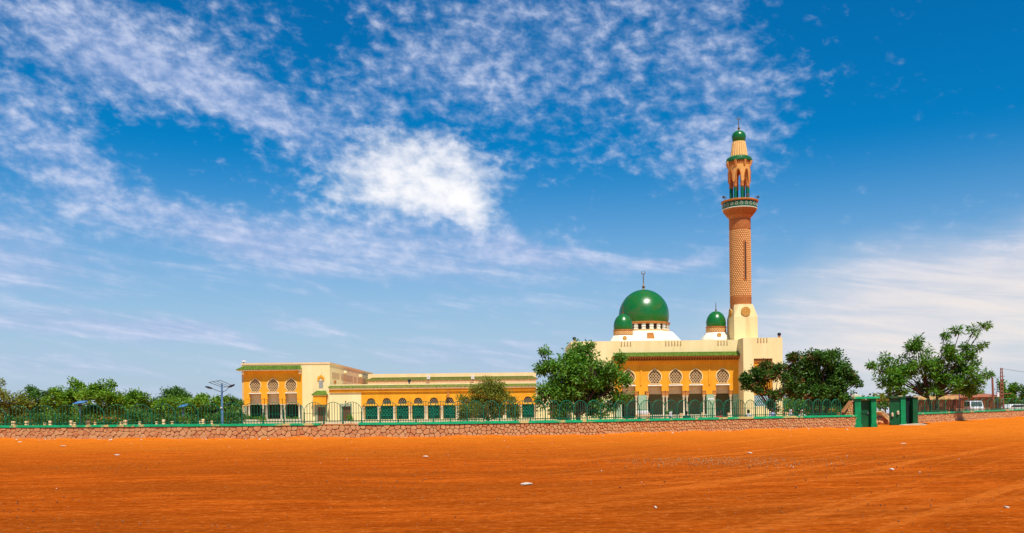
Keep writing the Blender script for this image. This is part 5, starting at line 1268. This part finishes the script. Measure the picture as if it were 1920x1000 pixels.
def car(name, label, px, D, L_, Wd, H, m, ang, van=False):
    c = W(px, 770, D); o = bpy.data.objects.new(name, None); COL.objects.link(o); o.location = (c.x, D, 0); o.rotation_euler = (0, 0, R(ang)); o['label'] = label; o['category'] = 'van' if van else 'car'
    ORG[o.name] = Vector((0, 0, 0)); h = L_ / 2
    if van: prof = [(-h, .35), (h, .35), (h, .95), (h - .25, 1.15), (h - .75, H - .05), (h - .95, H), (-h + .1, H), (-h, H - .15)]
    else: prof = [(-h, .3), (h, .3), (h, .75), (h - .15, .85), (h - 1.1, .98), (h - 1.75, H - .04), (h - 2.1, H), (-h + .9, H), (-h + .6, H - .05), (-h + .1, .98), (-h, .8)]
    n = len(prof); vs = []
    for y, ins in ((-Wd / 2, 0), (-Wd / 2 + .06, 1), (Wd / 2 - .06, 1), (Wd / 2, 0)): pass
    for y, k in ((-Wd / 2, .96), (-Wd / 2 + .1, 1.0), (Wd / 2 - .1, 1.0), (Wd / 2, .96)):
        for x_, z_ in prof: t_ = .12 * max(0, z_ - .95) * (1 if abs(y) > Wd / 2 - .05 else 1); vs.append((x_ * k, y * (1 - t_ * .9), z_ if z_ < .5 else z_ - (.03 if k < 1 else 0)))
    fs = [tuple(range(n - 1, -1, -1)), tuple(range(3 * n, 4 * n))] + [(r_ * n + i, r_ * n + (i + 1) % n, (r_ + 1) * n + (i + 1) % n, (r_ + 1) * n + i) for r_ in range(3) for i in range(n)]
    body = MB().add(vs, fs).build('body', m, o, True)
    wb, wt = 1.0, H - .12
    for sy in (-1, 1):
        y = sy * (Wd / 2 + .004) * (1 - .06); 
        if van: q = [(-h + .3, wb + .15), (h - .75, wb + .15), (h - 1.0, wt), (-h + .3, wt)]
        else: q = [(-h + .35, wb), (h - 1.25, wb), (h - 1.85, wt), (-h + .85, wt)]
        MB().plate(q, [], y - .03, y + .03).build('side_window', GLASS, o)
    if van: a, b_ = (h - .23, 1.18), (h - .70, H - .12)
    else: a, b_ = (h - 1.1, 1.0), (h - 1.72, H - .1)
    MB().add([(a[0] + .03, -Wd * .42, a[1]), (a[0] + .03, Wd * .42, a[1]), (b_[0] + .05, Wd * .38, b_[1]), (b_[0] + .05, -Wd * .38, b_[1]), (a[0] - .1, -Wd * .42, a[1]), (a[0] - .1, Wd * .42, a[1]), (b_[0] - .1, Wd * .38, b_[1]), (b_[0] - .1, -Wd * .38, b_[1])], [(0, 1, 2, 3), (4, 7, 6, 5), (0, 4, 5, 1), (3, 2, 6, 7), (0, 3, 7, 4), (1, 5, 6, 2)]).build('windscreen', GLASS, o)
    for sx_ in (-h + .75, h - .8):
        for sy in (-1, 1):
            w = MB().tube([(sx_, sy * (Wd / 2 - .18), .31), (sx_, sy * (Wd / 2 + .01), .31)], .31, 16).build('wheel', RUBBER, o)
            MB().tube([(sx_, sy * (Wd / 2), .31), (sx_, sy * (Wd / 2 + .02), .31)], .17, 10).build('rim', STEEL, w)
    for sy in (-.6, .6): MB().box(h - .05, h + .01, sy * Wd / 2 - .12, sy * Wd / 2 + .12, .62, .76).build('headlight', WPAINT, o)
    return o
car('parked_van', 'pale white van parked behind the right fence near the trees', 1826, 128, 4.2, 1.75, 1.95, WPAINT, -105, True)
car('parked_car', 'white car at the right edge behind the right wall', 1908, 125, 4.2, 1.7, 1.42, WPAINT, 8)
car('parked_car', 'pale blue and white car seen through the gate gap', 1649, 128, 4.0, 1.65, 1.45, mat('pale blue car paint', (.45, .58, .68), (.4, .52, .62), 3, .35), 82)

POLE = mat('red brown pole', (.28, .11, .06), (.22, .085, .045), 3, .85)
def shed():
    D = 150; x = lambda px: W(px, 745, D).x; z = lambda py: W(1800, py, D).z
    t = thing('market_shed', 'long brown shed with rusty roof far behind the right fence', 'building', (x(1830), D, 0))
    MB().box(x(1788), x(1884), D, D + 10, 0, z(745.5)).build('wall', mat('brown mud wall', (.33, .19, .10), (.25, .14, .07), 1, .95), t)
    MB().add([(x(1786), D - 1, z(746)), (x(1886), D - 1, z(744.8)), (x(1886), D + 6, z(738.5)), (x(1786), D + 6, z(740)), (x(1786), D + 11, z(745)), (x(1886), D + 11, z(745))], [(0, 1, 2, 3), (3, 2, 5, 4), (0, 3, 4), (1, 5, 2)]).build('roof', mat('rusty roof', (.42, .14, .06), (.32, .1, .04), 1, .8), t)
    for px in (1800, 1818, 1838, 1856, 1870): MB().box(x(px), x(px) + .9, D - .05, D - .002, .9, z(751.5)).build('shutter', mat('tan shutter', (.55, .34, .15), (.45, .27, .1), 2), t)
    D = 138; t = thing('tan_shed', 'tan open shed with pale roof behind the spreading tree trunk', 'building', (W(1757, 750, D).x, D, 0))
    x = lambda px: W(px, 745, D).x; z = lambda py: W(1760, py, D).z
    MB().box(x(1722), x(1792), D + 2, D + 8, 0, z(749.5)).build('wall', mat('brown mud wall', (0, 0, 0)), t)
    MB().box(x(1719), x(1794), D - .5, D + 9, z(749.5), z(743)).build('roof_fascia', mat('yellow tan fascia', (.62, .44, .18), (.52, .35, .13), 2), t)
    for px in (1724, 1740, 1757, 1774, 1790): MB().box(x(px) - .12, x(px) + .12, D, D + .25, 0, z(749.6)).build('post', WOOD, t)
    for a, b in ((1731, 1739), (1768, 1778)): MB().box(x(a), x(b), D + 1.8, D + 1.99, z(757), z(755.4)).box(x(a) + .1, x(b) - .1, D + 1.7, D + 1.98, z(763), z(757.5)).build('stall_shelf', CONC, t)
    D = 190; x = lambda px: W(px, 745, D).x; z = lambda py: W(1650, py, D).z
    t = thing('far_house', 'low brown flat roofed house far behind the gate gap', 'house', (x(1655), D, 0))
    MB().box(x(1640), x(1675), D, D + 8, 0, z(751)).build('wall', mat('brown mud wall', (0, 0, 0)), t); MB().box(x(1639), x(1676), D - .3, D + 8.3, z(751), z(749.6)).build('roof', BROWN, t)
    for px in (1645, 1657, 1668): MB().box(x(px), x(px) + 1, D - .05, D - .002, 1, 2.2).build('window', DARK, t)
    # poles
    D = 118; p0 = W(1878.5, 760, D).x; zt = W(1878.5, 690, D).z; t = thing('utility_pole', 'tall reddish ladder-pattern utility pole at right', 'utility pole', (p0, D, 0))
    for s_ in (-1, 1): MB().tube([(p0 + s_ * .24, D, 0), (p0 + s_ * .10, D, zt)], [.09, .06], 4).build('upright', POLE, t)
    for k in range(13): zz = zt * (k + .5) / 13; MB().box(p0 - .25 + .12 * zz / zt, p0 + .25 - .12 * zz / zt, D - .06, D + .06, zz, zz + .16).build('rung', POLE, t)
    MB().box(p0 - .8, p0 + 1.3, D - .05, D + .05, W(1878, 739, D).z, W(1878, 737.5, D).z).build('cross_arm', POLE, t)
    o = MB().tube([(p0, D, zt - .1), (p0 + 8, D + 1, zt - 1.3), (p0 + 20, D + 3, zt - 2.2), (p0 + 40, D + 6, zt - 1.5)], .02, 4).build('power_line', BLACK); tag(o, 'thin black power line sagging right from the utility pole', 'wire')
    p0 = W(1862, 760, 112).x; q0 = W(1860.5, 708, 112); t = tag(MB().tube([(p0 + .1, 112, 0), (q0.x, 112, q0.z)], [.16, .11], 8).build('wooden_pole', POLE), 'plain reddish pole left of the ladder-pattern pole', 'pole')
    D = 130; c = W(1870, 760, D).x; zt = W(1870, 711, D).z; t = thing('street_lamp', 'thin grey two-armed street lamp between the two poles at right', 'street lamp', (c, D, 0))
    MB().tube([(c, D, 0), (c, D, zt)], [.09, .05], 8).build('pole', STEEL, t)
    for s_ in (-1, 1):
        a = MB().tube([(c, D, zt), (c + s_ * .25, D, zt + .25), (c + s_ * .6, D, zt + .38)], .03, 5).build('arm', STEEL, t); MB().box(c + s_ * .8 - .25, c + s_ * .8 + .25, D - .1, D + .1, zt + .36, zt + .46).build('lamp_head', STEEL, a)
    D = 108; c = W(1871.5, 740, D); t = thing('roadside_sign', 'small white rectangular sign at right below the poles', 'sign', (c.x, D, 0))
    MB().box(c.x - .13, c.x + .13, D - .03, D, c.z - .28, c.z + .28).build('board', WPAINT, t); MB().tube([(c.x, D + .04, 0), (c.x, D + .04, c.z + .2)], .03, 6).build('post', STEEL, t)
    D = 100; c = W(1799, 760, D); zt = W(1799, 730, D).z; tag(MB().tube([(c.x, D, 0), (c.x, D, zt)], [.05, .035], 6).build('thin_post', STEEL), 'thin pale post behind the right fence under the tree', 'post')
shed()

# ------------------------------------------------------------------ people sitting behind the wall
SKIN = mat('dark brown skin', (.075, .035, .02), (.06, .028, .016), 5, .55); HAIR = mat('black hair', (.008, .007, .006), None, rough=.7)
def person(px, D, top_py, cloth, lab, seat, scarf=None, face=0.0, lean=0.0):
    c = W(px, 775, D); zt = W(px, top_py, D).z; zs = max(.25, zt - .88)          # seat height under them
    bz = thing('concrete_block', 'pale concrete block that carries the ' + seat, 'block', (c.x, D, 0)); MB().box(c.x - .3, c.x + .3, D - .22, D + .25, 0, zs - .10).build('seat_block', CONC, bz)
    t = bpy.data.objects.new('person', None); COL.objects.link(t); t.location = (c.x, D, zs); t.rotation_euler = (0, 0, R(face)); t['label'] = lab; t['category'] = 'person'; t['group'] = 'people sitting behind the fence'; ORG[t.name] = Vector((0, 0, 0))
    def skinned(name, verts, edges, rads, m, sub=1):
        me = bpy.data.meshes.new(name); me.from_pydata(verts, edges, []); o = bpy.data.objects.new(name, me); COL.objects.link(o); o.parent = t
        md = o.modifiers.new('skin', 'SKIN'); md.use_smooth_shade = True
        for i, r_ in enumerate(rads): me.skin_vertices[0].data[i].radius = (r_, r_ * (.78 if name == 'body' and i in (1, 2, 3) else 1))
        me.skin_vertices[0].data[0].use_root = True
        sb = o.modifiers.new('sub', 'SUBSURF'); sb.levels = sub; sb.render_levels = sub; me.materials.append(m); return o
    l = lean
    V = [(0, 0, 0.02), (0, .01 - l * .2, .2), (0, .0 - l * .6, .40), (0, -l, .52), (0, -l - .01, .60),
         (-.19, -l, .49), (-.25, -.08 - l, .24), (-.17, -.30, .12), (.19, -l, .49), (.25, -.08 - l, .24), (.17, -.30, .12),
         (-.10, -.02, .0), (-.12, -.42, .03), (-.12, -.42, -.30), (.10, -.02, .0), (.12, -.42, .03), (.12, -.42, -.30)]
    E = [(0, 1), (1, 2), (2, 3), (3, 4), (3, 5), (5, 6), (6, 7), (3, 8), (8, 9), (9, 10), (0, 11), (11, 12), (12, 13), (0, 14), (14, 15), (15, 16)]
    Rr = [.16, .15, .17, .10, .055, .075, .055, .045, .075, .055, .045, .10, .085, .06, .10, .085, .06]
    skinned('body', V, E, Rr, cloth)
    hd = MB().lathe(0, -l - .02, [(.04, .58), (.065, .62), (.085, .67), (.095, .74), (.09, .80), (.06, .855), (.01, .875)], 14).build('head', SKIN, t, True)
    MB().lathe(0, -l - .115, [(.004, .705), (.016, .71), (.010, .745), (.003, .76)], 6).build('nose', SKIN, hd)
    for s_ in (-1, 1):
        MB().lathe(s_ * .035, -l - .105, [(.004, .745), (.012, .752), (.012, .76), (.004, .766)], 6).build('eye', HAIR, hd); MB().lathe(s_ * .097, -l - .02, [(.008, .71), (.02, .73), (.014, .765)], 6).build('ear', SKIN, hd)
    MB().box(-.025, .025, -l - .112, -l - .10, .675, .684).build('mouth', HAIR, hd)
    if scarf: MB().lathe(0, -l + .012, [(.17, .50), (.13, .57), (.115, .64), (.118, .74), (.11, .83), (.07, .89), (.01, .905)], 14).build('head_scarf', scarf, t, True)
    else: MB().lathe(0, -l + .012, [(.098, .745), (.106, .78), (.1, .83), (.068, .885), (.01, .90)], 14).build('hair', HAIR, t, True)
    for s_ in (-1, 1):
        hb = MB()
        hb.tube([(s_ * .17, -.29, .125), (s_ * .165, -.34, .115), (s_ * .16, -.38, .105)], [.035, .042, .034], 7)
        h_ = hb.build('hand', SKIN, t, True)
        fm = MB()
        for k, L_ in enumerate((.055, .07, .075, .062)):
            xx = s_ * .16 + (k - 1.5) * .017; fm.tube([(xx, -.37, .108), (xx, -.37 - L_ * .6, .10), (xx, -.37 - L_, .075)], [.010, .009, .007], 5)
        fm.tube([(s_ * .135, -.33, .115), (s_ * .118, -.36, .11), (s_ * .116, -.385, .10)], [.011, .010, .008], 5); fm.build('fingers', SKIN, h_)
    return t
wc = mat('white cloth', (.78, .76, .74), (.68, .66, .66), 6, .9); rc = mat('crimson cloth', (.62, .02, .06), (.5, .015, .05), 6, .9); bc = mat('blue violet cloth', (.30, .30, .72), (.62, .62, .85), 6, .9)
tc_ = mat('dark teal cloth', (.02, .09, .09), (.015, .06, .07), 6, .9); gc = mat('grey green cloth', (.12, .30, .24), (.2, .36, .3), 6, .9)
person(1258, 63, 772.5, tc_, 'person with pale scarf sitting near the green shrub behind the fence', 'person with pale scarf', wc, 60)
person(1287, 62, 771, tc_, 'person in dark teal clothing sitting in front of a portico column', 'person in dark teal', None, 170)
person(1345.5, 63, 772.5, rc, 'left one of two people in crimson sitting close together', 'left person in crimson', None, 20)
person(1351.5, 63.6, 770.5, rc, 'right and slightly taller of the two people in crimson', 'right person in crimson', None, -30)
person(1403.5, 64, 768.5, wc, 'person in white shirt with black hair before the mosque tower', 'person in white shirt', None, 150)
person(1449.5, 64.5, 766, bc, 'person in blue and white clothing bending by the small tree trunk', 'person in blue and white', None, -40, .08)
person(1483, 66, 768.5, gc, 'person in grey green with pink scarf under the round tree', 'person in grey green', mat('pink scarf', (.62, .42, .42), (.7, .6, .58), 6), 30)
person(1504, 66.5, 769, wc, 'person in pale clothes with tan scarf, rightmost under the round tree', 'person with tan scarf', mat('tan scarf', (.55, .38, .22), (.6, .45, .3), 6), -20)

# ------------------------------------------------------------------ litter and pebbles
def scrap(px, py, w, h, label, m=PAPER, name='paper_scrap'):
    g = G(px, py); s = F / g.y; L_ = w / s; dp = .35 * L_ + .06; r = random.Random(int(px * 7 + py)); vs = []; n = 7
    for i in range(n):
        a = 2 * math.pi * i / n; k = r.uniform(.75, 1.1); vs.append((g.x + math.cos(a) * L_ / 2 * k, g.y + math.sin(a) * dp * k, 0.022 + r.uniform(0, .02)))
    vs.append((g.x, g.y, .03 + r.uniform(0, .03))); b = [(x_, y_, z_ - .02) for x_, y_, z_ in vs]
    fs = [(i, (i + 1) % n, n) for i in range(n)] + [((i + 1) % n + n + 1, i + n + 1, 2 * n + 1) for i in range(n)] + [(i, i + n + 1, (i + 1) % n + n + 1, (i + 1) % n) for i in range(n)]
    o = MB().add(vs + b, fs).build(name, m); tag(o, label, 'litter', 'litter on the red earth')
scrap(986, 909, 24, 5, 'largest white paper scrap lying on the red earth in the middle')
scrap(118, 837, 10, 3, 'white scrap on the earth near the wall below the left small solar lamp')
scrap(37, 829.5, 8, 3, 'white scrap close to the wall foot at the far left')
scrap(799, 857, 12, 2.5, 'flat pale scrap on the earth left of the middle, nearer than the wall')
scrap(220, 854, 10, 2.5, 'pale scrap on the earth in the left quarter')
scrap(1406, 850.5, 9, 2.5, 'pale scrap just behind the gravelly patch')
scrap(1672, 882, 9, 3, 'pale scrap on the earth right of the gravelly patch')
scrap(1694, 833, 9, 3, 'white scrap on the wheel tracks below the gate')
scrap(1827, 787.5, 8, 2, 'white scrap at the foot of the right stone wall')
scrap(1588, 806, 6, 3, 'white scrap beside the foot of the left gate pier')
scrap(1887, 954, 6, 3, 'white scrap on the earth near the lower right corner')
scrap(1229, 954, 6, 3, 'small pale scrap on the near earth right of the middle')
def pebbles():
    r = np.random.default_rng(9)
    def scatter(n, fx, fy, smin, smax, name, label, m, kind='stuff'):
        mb = MB()
        for _ in range(n):
            x, y = fx(), fy(); q = smin + (smax - smin) * r.random() ** 3; rz = q * r.uniform(.35, .7); a = r.uniform(0, 6.28); ca, sa = math.cos(a) * q, math.sin(a) * q * r.uniform(.6, 1)
            mb.add([(x + ca, y + sa, .02), (x - sa, y + ca, .02), (x - ca, y - sa, .02), (x + sa, y - ca, .02), (x + ca * .2, y, .025 + rz), (x, y, -.03)], [(0, 1, 4), (1, 2, 4), (2, 3, 4), (3, 0, 4), (1, 0, 5), (2, 1, 5), (3, 2, 5), (0, 3, 5)])
        o = mb.build(name, m, kind=kind); tag(o, label, 'pebbles')
    ex = lambda: float(r.uniform(-34, 36)); 
    scatter(2600, lambda: float(r.uniform(-16, 16)), lambda: float(11 + 30 * r.random() ** 1.4), .005, .022, 'loose_pebbles', 'small dark pebbles and clods scattered over the red earth', mat('brown pebble', (.22, .08, .03), (.42, .17, .06), 3, 1.0, spec=0.0, rnd=.8))
    scatter(80, lambda: float(r.uniform(-32, 32)), lambda: float(12 + 40 * r.random()), .008, .035, 'litter_bits', 'tiny pale litter bits scattered over the red earth', PAPER)
    g = G(1365, 866)
    scatter(800, lambda: float(g.x + r.normal() * 1.6), lambda: float(g.y + r.normal() * 1.2), .008, .026, 'gravel_patch', 'patch of grey gravel on the earth right of the middle', mat('tan gravel', (.34, .14, .045), (.50, .27, .11), 3, 1.0, spec=0.0, rnd=.8))
    scatter(260, lambda: float(r.uniform(-32, 24)), lambda: 0.0, .02, .07, 'wall_foot_litter', 'white litter and chips along the foot of the stone wall', PAPER) if False else None
    mb = MB()
    for _ in range(70):
        px = r.uniform(0, 1600); p, _, nn = WP.at(WP.spx(px)); c = p + nn * float(.15 + 2.2 * r.random() ** 2); q = .02 + .06 * r.random() ** 3
        mb.add([(c.x + q, c.y, .03), (c.x, c.y + q, .03), (c.x - q, c.y, .03), (c.x, c.y - q, .03), (c.x, c.y, .03 + q * .7), (c.x, c.y, -.02)], [(0, 1, 4), (1, 2, 4), (2, 3, 4), (3, 0, 4), (1, 0, 5), (2, 1, 5), (3, 2, 5), (0, 3, 5)])
    tag(mb.build('wall_foot_litter', PAPER, kind='stuff'), 'white litter and chips along the foot of the stone wall', 'litter')
pebbles()
